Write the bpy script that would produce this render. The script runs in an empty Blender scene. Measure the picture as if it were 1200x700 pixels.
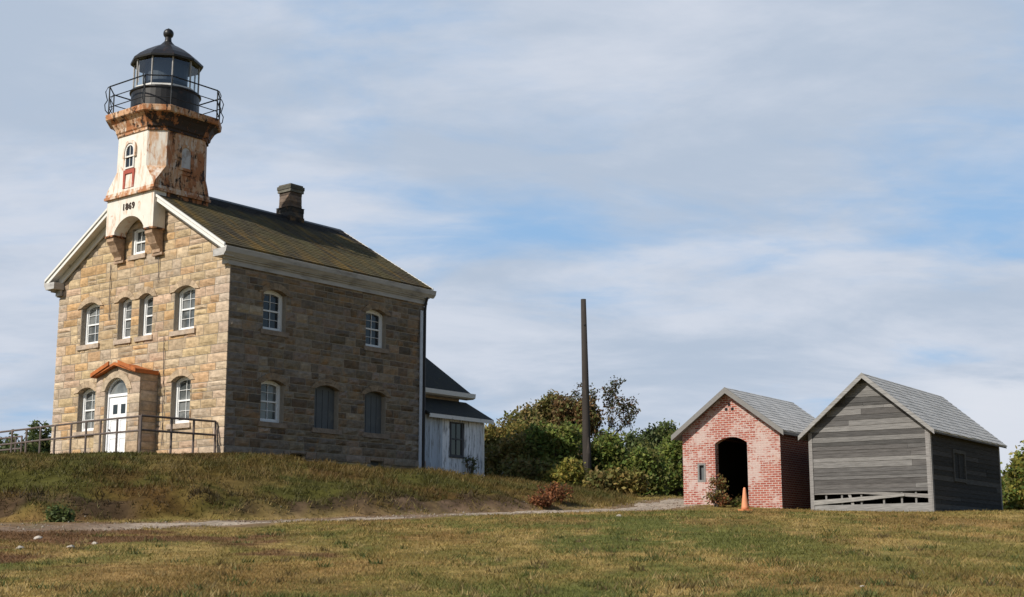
import bpy, bmesh, math, random
import numpy as np
from mathutils import Vector, Matrix

random.seed(7)
RNG = np.random.default_rng(11)
SC = bpy.context.scene
COL = SC.collection
R = math.radians

# ------------------------------------------------------------------ camera, sky, sun, exposure
cam_d = bpy.data.cameras.new('camera')
cam = bpy.data.objects.new('camera', cam_d)
COL.objects.link(cam)
cam.location = (0, 0, 1.65)
cam.rotation_euler = (R(90 + 10.4285), 0, 0)
cam_d.lens = 48.9
cam_d.sensor_width = 36
cam_d.clip_start = 0.1
cam_d.clip_end = 6000
SC.camera = cam

SUN_AZ, SUN_EL = 229.0, 37.0
SC.view_settings.view_transform = 'Standard'
SC.view_settings.look = 'None'
SC.view_settings.exposure = 0.0
SC.view_settings.gamma = 1.0
SC.view_settings.use_curve_mapping = False


class NT:
    """thin wrapper round a node tree"""
    def __init__(s, tree):
        s.t = tree; s.n = tree.nodes; s.l = tree.links
    def node(s, typ, **kw):
        n = s.n.new(typ)
        for k, v in kw.items():
            if k.startswith('i_'):
                s.put(n.inputs[k[2:].replace('_', ' ')], v)
            else:
                setattr(n, k, v)
        return n
    def put(s, sock, v):
        if isinstance(v, bpy.types.NodeSocket):
            s.l.new(v, sock)
        else:
            if hasattr(sock.default_value, '__len__') and not hasattr(v, '__len__'):
                v = (v,) * len(sock.default_value)
            if hasattr(sock.default_value, '__len__') and len(sock.default_value) == 4 and len(v) == 3:
                v = (*v, 1)
            sock.default_value = v
    def math(s, op, a, b=0.0, clamp=False):
        n = s.n.new('ShaderNodeMath'); n.operation = op; n.use_clamp = clamp
        s.put(n.inputs[0], a); s.put(n.inputs[1], b)
        return n.outputs[0]
    def mix(s, f, a, b, blend='MIX'):
        n = s.n.new('ShaderNodeMix'); n.data_type = 'RGBA'; n.blend_type = blend
        s.put(n.inputs[0], f); s.put(n.inputs[6], a); s.put(n.inputs[7], b)
        return n.outputs[2]
    def step(s, v, lo, hi):
        n = s.n.new('ShaderNodeMapRange'); n.interpolation_type = 'SMOOTHSTEP'
        s.put(n.inputs[0], v); n.inputs[1].default_value = lo; n.inputs[2].default_value = hi
        return n.outputs[0]
    def noise(s, vec, scale, detail=4, rough=.55, dist=0.0):
        n = s.n.new('ShaderNodeTexNoise'); s.put(n.inputs['Vector'], vec)
        n.inputs['Scale'].default_value = scale; n.inputs['Detail'].default_value = detail
        n.inputs['Roughness'].default_value = rough; n.inputs['Distortion'].default_value = dist
        return n.outputs['Fac']
    def mapping(s, vec, scale=(1, 1, 1), loc=(0, 0, 0), rot=(0, 0, 0)):
        n = s.n.new('ShaderNodeMapping'); s.put(n.inputs[0], vec)
        n.inputs['Location'].default_value = loc; n.inputs['Rotation'].default_value = rot
        n.inputs['Scale'].default_value = scale
        return n.outputs[0]
    def xyz(s, vec):
        n = s.n.new('ShaderNodeSeparateXYZ'); s.put(n.inputs[0], vec); return n.outputs
    def comb(s, x, y, z):
        n = s.n.new('ShaderNodeCombineXYZ')
        s.put(n.inputs[0], x); s.put(n.inputs[1], y); s.put(n.inputs[2], z); return n.outputs[0]


world = bpy.data.worlds.new('World')
SC.world = world
world.use_nodes = True
w = NT(world.node_tree)
w.n.clear()
sky = w.node('ShaderNodeTexSky', sky_type='NISHITA', sun_disc=False, sun_elevation=R(SUN_EL), sun_rotation=R(SUN_AZ), air_density=1.0, dust_density=0.6, ozone_density=1.5)
SKY_K = 0.09
dirv = w.node('ShaderNodeTexCoord').outputs['Generated']
sx, sy, sz = w.xyz(dirv)
den = w.math('ADD', w.math('MAXIMUM', sz, 0.0), 0.16)
cv = w.comb(w.math('DIVIDE', sx, den), w.math('DIVIDE', sy, den), 0.0)
cva = w.mapping(cv, scale=(0.95, 1.0, 1), rot=(0, 0, R(-24)), loc=(3.1, 1.7, 0))
big = w.noise(cva, 1.15, 7, .52, .45)
fine = w.noise(w.mapping(cv, scale=(1.0, 1.5, 1), rot=(0, 0, R(-18)), loc=(1.3, 7.7, 2)), 3.1, 9, .58, .5)
cover = w.math('ADD', w.math('MULTIPLY', big, .68), w.math('MULTIPLY', fine, .32))
low = w.step(sz, 0.30, 0.02)
cover = w.math('ADD', cover, w.math('MULTIPLY', low, 0.03))
mask = w.step(cover, 0.32, 0.53)
ahead = w.step(sy, 0.45, 0.82)                      # the cloud field lies ahead; overhead and behind the sky is clear
# cloud brightness varies inside the deck
shade = w.noise(w.mapping(cv, scale=(0.9, 1.2, 1), rot=(0, 0, R(-26)), loc=(9.3, 4.1, 5)), 1.7, 8, .6, .3)
ccol = w.mix(w.step(shade, .34, .68), (5.2, 6.1, 7.45, 1), (7.3, 7.8, 8.8, 1))
bank = w.math('MULTIPLY', w.step(sx, 0.235, 0.325), w.step(w.math('ADD', sz, w.math('MULTIPLY', fine, .05)), 0.152, 0.132))
ccol = w.mix(w.math('MULTIPLY', bank, .85), ccol, (8.3, 8.6, 9.3, 1))      # bright cumulus bank low over the barn
blue = w.mix(w.math('MULTIPLY', ahead, .8), sky.outputs[0], (3.5, 5.9, 9.2, 1))
mask = w.math('MAXIMUM', mask, bank)
skycol = w.mix(w.math('MULTIPLY', w.math('MULTIPLY', mask, .96), ahead), blue, ccol)
bg = w.node('ShaderNodeBackground')
w.put(bg.inputs['Color'], skycol)
bg.inputs['Strength'].default_value = SKY_K
wo = w.node('ShaderNodeOutputWorld')
w.l.new(bg.outputs[0], wo.inputs['Surface'])

sun_d = bpy.data.lights.new('sun', 'SUN')
sun_d.energy = 5.0
sun_d.angle = R(0.53)
sun_d.color = (1.0, 0.93, 0.82)
sun = bpy.data.objects.new('sun', sun_d)
COL.objects.link(sun)
sdir = Vector((math.sin(R(SUN_AZ)) * math.cos(R(SUN_EL)), math.cos(R(SUN_AZ)) * math.cos(R(SUN_EL)), math.sin(R(SUN_EL))))
sun.rotation_euler = (-sdir).to_track_quat('-Z', 'Y').to_euler()
sun.location = sdir * 200

# ------------------------------------------------------------------ value noise for terrain and scatter
_T = np.random.default_rng(5).random((256, 256))


def vnoise(x, y, s, seed=0):
    x = np.asarray(x, float) * s + seed * 17.31; y = np.asarray(y, float) * s + seed * 9.77
    xi = np.floor(x).astype(int); yi = np.floor(y).astype(int)
    fx = x - xi; fy = y - yi
    fx = fx * fx * (3 - 2 * fx); fy = fy * fy * (3 - 2 * fy)
    g = lambda a, b: _T[a % 256, b % 256]
    return (g(xi, yi) * (1 - fx) + g(xi + 1, yi) * fx) * (1 - fy) + (g(xi, yi + 1) * (1 - fx) + g(xi + 1, yi + 1) * fx) * fy


def fbm(x, y, s, seed=0, o=4):
    r = 0; a = .5; t = 0
    for k in range(o):
        r = r + a * vnoise(x, y, s * 2 ** k, seed + k * 3); t += a; a *= .55
    return r / t


def sstep(x, a, b):
    t = np.clip((np.asarray(x, float) - a) / (b - a), 0, 1)
    return t * t * (3 - 2 * t)


# ------------------------------------------------------------------ frames of the three buildings
H_ORG = Vector((-9.74, 47.0, 5.013)); H_ROT = R(-38.43)
G_ORG = Vector((13.485, 45.0, 2.965)); G_ROT = R(-34.47)
B_ORG = Vector((9.231, 48.0, 3.082)); B_ROT = R(-34.47)


def hw(u, v):
    """house coordinates (u along the front, v along the side) to world x, y"""
    c, s = math.cos(H_ROT), math.sin(H_ROT)
    return (H_ORG.x + c * -u - s * v, H_ORG.y + s * -u + c * v)


# ------------------------------------------------------------------ terrain function
_ys = np.linspace(-120, 1700, 18201)
_prof = np.interp(_ys, [-120, -20, 0, 15, 25, 32, 36, 42, 46, 52, 60, 75, 110, 200, 1700], [-4, -1.5, 0, 1.17, 1.80, 2.24, 2.5, 2.88, 3.06, 3.2, 3.35, 3.4, 2.4, 0, -9])
_profl = np.interp(_ys, [-120, -20, 0, 15, 25, 32, 36, 42, 46, 52, 60, 75, 110, 200, 1700], [-4, -1.5, 0, 1.17, 1.80, 2.24, 2.5, 2.88, 3.08, 3.55, 4.15, 4.5, 3.0, 0, -9])
_k = np.ones(31) / 31
_prof = np.convolve(np.pad(_prof, 15, mode='edge'), _k, 'valid'); _profl = np.convolve(np.pad(_profl, 15, mode='edge'), _k, 'valid')
CREST = [hw(30, -3.3), hw(12, -3.5), hw(4, -3.5), hw(.7, -3.4), hw(.3, -1.6), hw(1.3, .6), hw(1.7, 5), hw(1.7, 14), hw(2, 18), hw(12, 22), hw(34, 22)]
FOOT = [(-60, 31.5), (-30, 32.5), (-18, 33.6), (-11, 35.2), (-6.5, 37.6), (-2.5, 41.0), (0.6, 44.0), (3.0, 46.6), (4.4, 49.5), (5.2, 54), (5.6, 62), (6, 78), (0, 92), (-70, 92)]


def poly_sd(px, py, poly):
    """distance to a closed polygon's edge and inside mask"""
    d = np.full(np.shape(px), 1e9); ins = np.zeros(np.shape(px), bool)
    n = len(poly)
    for i in range(n):
        ax, ay = poly[i]; bx, by = poly[(i + 1) % n]
        ex, ey = bx - ax, by - ay
        t = np.clip(((px - ax) * ex + (py - ay) * ey) / (ex * ex + ey * ey), 0, 1)
        d = np.minimum(d, np.hypot(px - ax - t * ex, py - ay - t * ey))
        c = ((ay > py) != (by > py)) & (px < (bx - ax) * (py - ay) / (by - ay + 1e-12) + ax)
        ins ^= c
    return d, ins


PATH = [(-19, 30.0), (-15, 30.8), (-11.2, 31.9), (-8.4, 33.6), (-5.6, 36.2), (-3.0, 39.0), (-0.6, 41.9), (1.6, 44.2), (3.6, 46.2), (4.9, 48.2), (5.9, 51.0), (7.2, 54.5), (9.0, 58.0), (12, 61)]
PWID = [1.3, 1.3, 1.2, 1.0, .85, .8, .75, .7, .75, 0.9, 1.1, 1.3, 1.3, 1.3]


def path_d(x, y):
    d = np.full(np.shape(x), 1e9)
    for (a, b, wa, wb) in zip(PATH[:-1], PATH[1:], PWID[:-1], PWID[1:]):
        ex, ey = b[0] - a[0], b[1] - a[1]
        t = np.clip(((x - a[0]) * ex + (y - a[1]) * ey) / (ex * ex + ey * ey), 0, 1)
        d = np.minimum(d, np.hypot(x - a[0] - t * ex, y - a[1] - t * ey) / (wa + (wb - wa) * t))
    return d


def ground(x, y, full=False):
    x = np.asarray(x, float); y = np.asarray(y, float)
    wl = sstep(x, 11.5, 6.5)
    base = np.interp(y, _ys, _prof) * (1 - wl) + np.interp(y, _ys, _profl) * wl
    jx = (vnoise(x, y, .35, 4) - .5) * 1.6; jy = (vnoise(x, y, .35, 6) - .5) * 1.2
    df, inf = poly_sd(x + jx * .5, y + jy * .5, FOOT)
    dc, inc = poly_sd(x, y, CREST)
    t = np.where(inc, 1.0, np.where(inf, df / (df + dc + 1e-9), 0.0))
    bank = .12 * sstep(t, 0.0, .07) * sstep(x, 6, -2)
    s = bank + (1 - bank) * np.sin(np.pi / 2 * np.clip(t, 0, 1)) ** 1.15
    cu, su = math.cos(-H_ROT), math.sin(-H_ROT)
    hu = -((x - H_ORG.x) * cu - (y - H_ORG.y) * su); hv = (x - H_ORG.x) * su + (y - H_ORG.y) * cu
    top = 4.975 - .030 * np.clip(hv, 0, 16) - .15 * sstep(hv, -.6, -2.6) - .16 * sstep(hu, 3.5, 9.5) * sstep(hv, 0, -1.5)
    h = base + (np.maximum(top, base) - base) * s
    er = sstep(t, .005, .03) * (1 - sstep(t, .10, .17)) * sstep(x, 4, -2)
    h = h + er * ((fbm(x, y, 1.1, 33) - .5) * .6)
    on = sstep(t, 0.02, .12) * (1 - .9 * sstep(t, .62, .9))
    h = h + on * ((fbm(x, y, .55, 2) - .5) * .42 + (fbm(x, y, 1.7, 8) - .5) * .16)
    far = sstep(y, 70, 40)
    lawn = (1 - sstep(t, 0, .05)) * far
    h = h + lawn * ((fbm(x, y, .22, 12, 3) - .5) * .16 + (fbm(x, y, 1.4, 15, 2) - .5) * .035)
    pd = path_d(x, y)
    h = h - .05 * (1 - sstep(pd, .7, 1.25))
    if full:
        return h, t, pd
    return h


def gz(x, y):
    return float(ground(np.array([x]), np.array([y]))[0])


# ------------------------------------------------------------------ mesh builders
class MB:
    def __init__(s):
        s.v = []; s.f = []; s.c = []; s.col = (1, 1, 1)
    def add(s, vs, fs, col=None):
        o = len(s.v); c = col or s.col
        s.v += [tuple(p) for p in vs]; s.c += [c] * len(vs)
        s.f += [tuple(i + o for i in f) for f in fs]
        return s
    def box(s, x0, x1, y0, y1, z0, z1, col=None):
        return s.add([(x0, y0, z0), (x1, y0, z0), (x1, y1, z0), (x0, y1, z0), (x0, y0, z1), (x1, y0, z1), (x1, y1, z1), (x0, y1, z1)],
                     [(3, 2, 1, 0), (4, 5, 6, 7), (0, 1, 5, 4), (1, 2, 6, 5), (2, 3, 7, 6), (3, 0, 4, 7)], col)
    def prism(s, poly, fn, d0, d1, col=None):
        """poly 2-d, fn(a, b, depth) -> 3-d point"""
        n = len(poly)
        vs = [fn(a, b, d0) for a, b in poly] + [fn(a, b, d1) for a, b in poly]
        fs = [tuple(range(n)), tuple(range(2 * n - 1, n - 1, -1))] + [(i, i + n, (i + 1) % n + n, (i + 1) % n) for i in range(n)]
        return s.add(vs, fs, col)
    def ring(s, outer, inner, fn, d0, d1, col=None):
        n = len(outer)
        vs = [fn(a, b, d) for d in (d0, d1) for pl in (outer, inner) for a, b in pl]
        fs = []
        for i in range(n):
            j = (i + 1) % n
            fs += [(i, j, n + j, n + i), (2 * n + i, 3 * n + i, 3 * n + j, 2 * n + j), (i, 2 * n + i, 2 * n + j, j), (n + i, n + j, 3 * n + j, 3 * n + i)]
        return s.add(vs, fs, col)
    def loft(s, rings, cap=True, col=None):
        n = len(rings[0]); vs = [p for r in rings for p in r]; fs = []
        for k in range(len(rings) - 1):
            for i in range(n):
                j = (i + 1) % n
                fs.append((k * n + i, k * n + j, (k + 1) * n + j, (k + 1) * n + i))
        if cap:
            fs += [tuple(range(n - 1, -1, -1)), tuple(range((len(rings) - 1) * n, len(rings) * n))]
        return s.add(vs, fs, col)
    def lathe(s, prof, n, cx, cy, rot=0.0, cap=True, col=None):
        return s.loft([[(cx + r * math.cos(2 * math.pi * i / n + rot), cy + r * math.sin(2 * math.pi * i / n + rot), z) for i in range(n)] for r, z in prof], cap, col)
    def tube(s, pts, rad, n=6, col=None):
        pts = [Vector(p) for p in pts]; rings = []
        rad = rad if hasattr(rad, '__len__') else [rad] * len(pts)
        for i, p in enumerate(pts):
            d = (pts[min(i + 1, len(pts) - 1)] - pts[max(i - 1, 0)]).normalized()
            a = d.cross(Vector((0, 0, 1)) if abs(d.z) < .9 else Vector((1, 0, 0))).normalized(); b = d.cross(a)
            rings.append([tuple(p + (a * math.cos(t) + b * math.sin(t)) * rad[i]) for t in [2 * math.pi * k / n for k in range(n)]])
        return s.loft(rings, True, col)
    def bar(s, p, q, wd, ht, up=(0, 0, 1), col=None):
        p, q, up = Vector(p), Vector(q), Vector(up)
        d = (q - p).normalized(); a = d.cross(up).normalized(); b = a.cross(d)
        rings = [[tuple(c + a * wd / 2 * i + b * ht / 2 * j) for i, j in ((-1, -1), (1, -1), (1, 1), (-1, 1))] for c in (p, q)]
        return s.loft(rings, True, col)
    def build(s, name, mat, parent=None, smooth=False, recalc=True):
        me = bpy.data.meshes.new(name)
        me.from_pydata(s.v, [], s.f)
        at = me.attributes.new('Col', 'FLOAT_COLOR', 'POINT')
        at.data.foreach_set('color', np.array([(*c[:3], 1) for c in s.c], np.float32).ravel())
        if recalc:
            bm = bmesh.new(); bm.from_mesh(me)
            bmesh.ops.recalc_face_normals(bm, faces=bm.faces)
            bm.to_mesh(me); bm.free()
        if smooth:
            me.shade_smooth()
        me.materials.append(mat)
        ob = bpy.data.objects.new(name, me)
        COL.objects.link(ob)
        if parent is not None:
            ob.parent = parent
        return ob


def mesh_np(name, V, F, C, mat, parent=None, smooth=False):
    """bulk mesh: V (n,3), F (m,k) and one colour per vertex"""
    me = bpy.data.meshes.new(name)
    m, k = F.shape
    me.vertices.add(len(V)); me.vertices.foreach_set('co', V.astype(np.float32).ravel())
    me.loops.add(m * k); me.loops.foreach_set('vertex_index', F.astype(np.int32).ravel())
    me.polygons.add(m); me.polygons.foreach_set('loop_start', (np.arange(m) * k).astype(np.int32))
    at = me.attributes.new('Col', 'FLOAT_COLOR', 'POINT')
    at.data.foreach_set('color', np.concatenate([C, np.ones((len(C), 1))], 1).astype(np.float32).ravel())
    me.update(calc_edges=True)
    if smooth:
        me.shade_smooth()
    me.materials.append(mat)
    ob = bpy.data.objects.new(name, me)
    COL.objects.link(ob)
    if parent is not None:
        ob.parent = parent
    return ob


def tag(o, label=None, cat=None, group=None, kind=None):
    if label: o['label'] = label
    if cat: o['category'] = cat
    if group: o['group'] = group
    if kind: o['kind'] = kind
    return o


def empty(name, loc, rz=0.0, label=None, cat=None, group=None):
    o = bpy.data.objects.new(name, None)
    COL.objects.link(o)
    o.location = loc; o.rotation_euler = (0, 0, rz); o.empty_display_size = .3
    return tag(o, label, cat, group)


# ------------------------------------------------------------------ materials
def new_mat(name, rough=.8, spec=.3):
    m = bpy.data.materials.new(name); m.use_nodes = True
    t = NT(m.node_tree)
    b = t.n['Principled BSDF']
    b.inputs['Roughness'].default_value = rough
    b.inputs['Specular IOR Level'].default_value = spec
    return m, t, b


def obj_co(t):
    return t.node('ShaderNodeTexCoord').outputs['Object']


def attr(t):
    return t.node('ShaderNodeAttribute', attribute_name='Col').outputs['Color']


def bump(t, b, h, strength=.4, dist=.02):
    n = t.node('ShaderNodeBump'); n.inputs['Strength'].default_value = strength; n.inputs['Distance'].default_value = dist
    t.put(n.inputs['Height'], h); t.l.new(n.outputs[0], b.inputs['Normal'])


def m_attr(name, rough=.85, scale=9.0, lo=.72, hi=1.2, stretch=(1, 1, 1), bs=.3, bd=.02, spec=.25, detail=6):
    m, t, b = new_mat(name, rough, spec)
    co = t.mapping(obj_co(t), scale=stretch)
    n = t.noise(co, scale, detail, .62)
    f = t.math('ADD', t.math('MULTIPLY', t.step(n, .25, .75), hi - lo), lo)
    c = t.node('ShaderNodeVectorMath', operation='SCALE'); t.put(c.inputs[0], attr(t)); t.put(c.inputs['Scale'], f)
    t.l.new(c.outputs[0], b.inputs['Base Color'])
    if bs:
        bump(t, b, n, bs, bd)
    return m


def m_plain(name, col, rough=.7, var=.25, scale=6, spec=.3, metal=0.0, dirt=None, dirt_amt=.5, stretch=(1, 1, 1), bs=.1):
    m, t, b = new_mat(name, rough, spec)
    co = t.mapping(obj_co(t), scale=stretch)
    n = t.noise(co, scale, 6, .6)
    c = t.mix(n, tuple(x * (1 - var) for x in col), tuple(min(1, x * (1 + var)) for x in col))
    if dirt:
        d = t.step(t.noise(t.mapping(co, loc=(5, 3, 1)), scale * .6, 7, .65), .66 - .3 * dirt_amt, .74)
        c = t.mix(d, c, dirt)
    t.l.new(c, b.inputs['Base Color'])
    b.inputs['Metallic'].default_value = metal
    if bs:
        bump(t, b, n, bs, .01)
    return m


M = {}
# rock-faced masonry: colour of each block, lichen and soot blotches, rough relief
m, t, b = new_mat('stone', .9, .2)
co = obj_co(t)
n1 = t.noise(co, 5.5, 8, .65)
n2 = t.noise(t.mapping(co, loc=(7, 1, 3)), 1.3, 6, .6)
n3 = t.noise(t.mapping(co, scale=(2.4, 2.4, .5), loc=(3, 3, 3)), 1.7, 5, .6)
n1 = t.math('ADD', t.math('MULTIPLY', n1, .55), t.math('MULTIPLY', t.noise(t.mapping(co, scale=(1, 1, 3.2), loc=(2, 8, 6)), 3.6, 7, .66), .45))
f = t.math('ADD', t.math('MULTIPLY', t.step(n1, .32, .68), .60), .68)
c = t.node('ShaderNodeVectorMath', operation='SCALE'); t.put(c.inputs[0], attr(t)); t.put(c.inputs['Scale'], f)
cc = t.mix(t.math('MULTIPLY', t.step(n2, .54, .76), .5), c.outputs[0], (.42, .235, .095, 1))
cc = t.mix(t.math('MULTIPLY', t.step(n3, .60, .78), .35), cc, (.17, .13, .09, 1))
t.l.new(cc, b.inputs['Base Color'])
bump(t, b, n1, .7, .05)
M['stone'] = m
M['mortar'] = m_plain('mortar', (.30, .26, .21), .95, .3, 8)
M['white'] = m_plain('white_trim_paint', (.70, .69, .66), .55, .10, 4, dirt=(.36, .34, .31), dirt_amt=.28)
M['white_worn'] = m_plain('worn_white_cornice_paint', (.43, .42, .405), .7, .25, 3, dirt=(.20, .19, .18), dirt_amt=.75, stretch=(1, .5, 2.5), bs=.4)
M['white_clean'] = m_plain('white_window_paint', (.78, .79, .79), .45, .06, 5)
M['black_iron'] = m_plain('black_iron_paint', (.018, .017, .017), .42, .5, 5, spec=.4, dirt=(.06, .032, .02), dirt_amt=.35)
M['niche'] = m_plain('weathered_pale_panel', (.55, .55, .56), .7, .2, 3, dirt=(.25, .17, .12), dirt_amt=.5)
M['pale_iron'] = m_plain('pale_worn_iron', (.34, .33, .32), .55, .3, 5)
M['rail_iron'] = m_plain('dark_rail_paint', (.016, .019, .024), .5, .3, 5)
M['rust_metal'] = m_plain('rusted_orange_metal', (.42, .13, .035), .75, .4, 7, dirt=(.20, .06, .03), dirt_amt=.7)
M['door'] = m_plain('white_door_paint', (.83, .84, .86), .4, .04, 4)
M['grey_board'] = m_plain('blue_grey_board', (.105, .115, .12), .7, .25, 3, dirt=(.17, .17, .16), dirt_amt=.4)
M['dark'] = m_plain('dark_void_paint', (.012, .012, .012), .9, .3, 4)
M['brown_iron'] = m_plain('brown_numeral_iron', (.055, .035, .028), .7, .3, 6)
M['pipe'] = m_plain('weathered_rail_pipe', (.12, .095, .085), .55, .35, 5, dirt=(.2, .15, .13), dirt_amt=.55)
M['black_pipe'] = m_plain('black_pipe', (.02, .02, .023), .5, .3, 6)
M['pale_pipe'] = m_plain('pale_blue_pipe', (.5, .54, .6), .5, .2, 6)

# glass
m, t, b = new_mat('window_glass', .07, .6)
co = obj_co(t)
n = t.noise(co, 1.6, 3, .5)
t.l.new(t.mix(t.step(n, .35, .65), (.06, .068, .07), (.19, .20, .20)), b.inputs['Base Color'])
M['glass'] = m
m, t, b = new_mat('dark_window_glass', .06, .5)
b.inputs['Base Color'].default_value = (.022, .028, .036, 1)
M['glass_dark'] = m
m = bpy.data.materials.new('lantern_glass'); m.use_nodes = True; t = NT(m.node_tree); t.n.clear()
tr = t.node('ShaderNodeBsdfTransparent'); tr.inputs[0].default_value = (.88, .92, .93, 1)
gl = t.node('ShaderNodeBsdfGlossy'); gl.inputs['Roughness'].default_value = .04
mx = t.node('ShaderNodeMixShader'); mx.inputs[0].default_value = .13
t.l.new(tr.outputs[0], mx.inputs[1]); t.l.new(gl.outputs[0], mx.inputs[2])
ou = t.node('ShaderNodeOutputMaterial'); t.l.new(mx.outputs[0], ou.inputs[0])
M['lantern_glass'] = m
M['blind'] = m_plain('slate_blind', (.045, .055, .07), .6, .25, 3)
M['pale_panel'] = m_plain('pale_lantern_panel', (.5, .44, .42), .6, .15, 3)

# decayed tower paint: Col.r carries how far that face has decayed
m, t, b = new_mat('peeling_tower_paint', .7, .25)
co = obj_co(t)
d = t.xyz(attr(t))[0]
na = t.noise(t.mapping(co, scale=(1.6, 1.6, .85)), 1.5, 8, .62, .6)
nb = t.noise(t.mapping(co, scale=(2.6, 2.6, .7), loc=(4, 9, 2)), 2.1, 8, .66, .4)
nc = t.noise(t.mapping(co, loc=(1, 5, 8)), 3.4, 7, .66, .5)
nd = t.noise(t.mapping(co, scale=(4, 4, .5), loc=(11, 2, 3)), 1.6, 5, .6)
c = t.mix(nc, (.60, .565, .50), (.80, .76, .70))
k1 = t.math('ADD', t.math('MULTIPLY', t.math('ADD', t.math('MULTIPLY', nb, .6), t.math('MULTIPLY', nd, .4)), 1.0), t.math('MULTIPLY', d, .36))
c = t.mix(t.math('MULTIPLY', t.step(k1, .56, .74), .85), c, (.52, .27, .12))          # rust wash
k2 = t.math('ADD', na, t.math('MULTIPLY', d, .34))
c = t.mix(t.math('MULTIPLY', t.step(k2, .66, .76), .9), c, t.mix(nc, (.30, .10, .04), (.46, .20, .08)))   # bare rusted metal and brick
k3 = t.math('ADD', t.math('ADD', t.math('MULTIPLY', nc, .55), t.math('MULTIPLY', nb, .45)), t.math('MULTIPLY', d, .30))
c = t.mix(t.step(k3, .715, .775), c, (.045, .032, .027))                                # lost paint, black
t.l.new(c, b.inputs['Base Color'])
bump(t, b, t.math('SUBTRACT', 1.0, t.step(k3, .70, .78)), .8, .06)
M['tower'] = m

# main roof: thin worn shingles with moss and ochre streaks
m, t, b = new_mat('mossy_shingle', .95, .15)
co = obj_co(t)
x, y, z = t.xyz(co)
ax_ = t.math('ABSOLUTE', t.math('ADD', x, 5.0))
q = t.comb(ax_, y, 0.0)
r1 = t.noise(t.mapping(q, scale=(.55, 1, 1), rot=(0, 0, R(28))), .75, 7, .6, .5)
r2 = t.noise(t.mapping(q, scale=(.35, 2.0, 1), rot=(0, 0, R(20)), loc=(3, 2, 0)), .9, 7, .62, .6)
r3 = t.noise(q, 14, 5, .7)
c = t.mix(t.step(r1, .32, .66), (.068, .056, .040), (.115, .098, .046))
c = t.mix(t.math('MULTIPLY', t.step(r2, .47, .66), .85), c, (.20, .125, .036))
edge = t.math('SUBTRACT', 1.0, t.step(t.math('ADD', ax_, t.math('MULTIPLY', r1, 1.6)), 1.55, 2.1))
c = t.mix(t.math('MULTIPLY', edge, .85), c, (.022, .023, .028))                       # dark run-off stain under the ridge
c = t.mix(.35, c, t.mix(r3, (.4, .4, .4), (1.4, 1.4, 1.4)), 'MULTIPLY')
c = t.mix(1.0, c, attr(t), 'MULTIPLY')
t.l.new(c, b.inputs['Base Color'])
row = t.math('FRACT', t.math('MULTIPLY', ax_, 5.2))
colm = t.math('FRACT', t.math('ADD', t.math('MULTIPLY', y, 4.0), t.math('MULTIPLY', t.math('FLOOR', t.math('MULTIPLY', ax_, 5.2)), .37)))
hh = t.math('ADD', t.math('MULTIPLY', row, .7), t.math('ADD', t.math('MULTIPLY', t.step(colm, 0, .12), .3), t.math('MULTIPLY', r3, .5)))
bump(t, b, hh, .55, .03)
M['roof'] = m
M['dark_roof'] = m_plain('dark_lean_to_shingle', (.03, .032, .028), .9, .4, 7, dirt=(.07, .065, .03), dirt_amt=.35, bs=.5)

# grey shingle of the sheds
m, t, b = new_mat('pale_shingle', .8, .3)
co = obj_co(t); x, y, z = t.xyz(co)
r1 = t.noise(t.mapping(co, scale=(.5, 2.0, 1)), 1.1, 7, .6)
r3 = t.noise(co, 17, 5, .7)
c = t.mix(t.step(r1, .3, .7), (.45, .445, .43), (.56, .55, .535))
c = t.mix(.35, c, t.mix(r3, (.55, .55, .55), (1.35, 1.35, 1.35)), 'MULTIPLY')
c = t.mix(1.0, c, attr(t), 'MULTIPLY')
row = t.math('FRACT', t.math('MULTIPLY', z, 9.0))
c = t.mix(t.math('MULTIPLY', t.math('SUBTRACT', 1.0, t.step(row, 0.0, .14)), .35), c, (.1, .1, .1))
t.l.new(c, b.inputs['Base Color'])
bump(t, b, t.math('ADD', row, t.math('MULTIPLY', r3, .5)), .4, .02)
M['shed_roof'] = m

# weathered boards
M['board'] = m_attr('weathered_board', .9, 1.0, .62, 1.3, (2.2, 2.2, 38), .5, .02, .15, 7)
M['vboard'] = m_attr('peeling_white_board', .75, 1.0, .9, 1.06, (14, 14, 2.2), .3, .01, .2, 6)
m, t, b = new_mat('peeling_siding', .75, .2)
co = obj_co(t)
n = t.noise(t.mapping(co, scale=(9, 9, 1.1)), 1.3, 8, .68, .3)
c = t.mix(t.step(n, .50, .63), attr(t), (.23, .235, .25))
n2 = t.noise(t.mapping(co, scale=(20, 20, 2), loc=(3, 3, 3)), 1.2, 5, .6)
c = t.mix(.3, c, t.mix(n2, (.6, .6, .6), (1.3, 1.3, 1.3)), 'MULTIPLY')
t.l.new(c, b.inputs['Base Color']); bump(t, b, n, .3, .01)
M['siding'] = m

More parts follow.
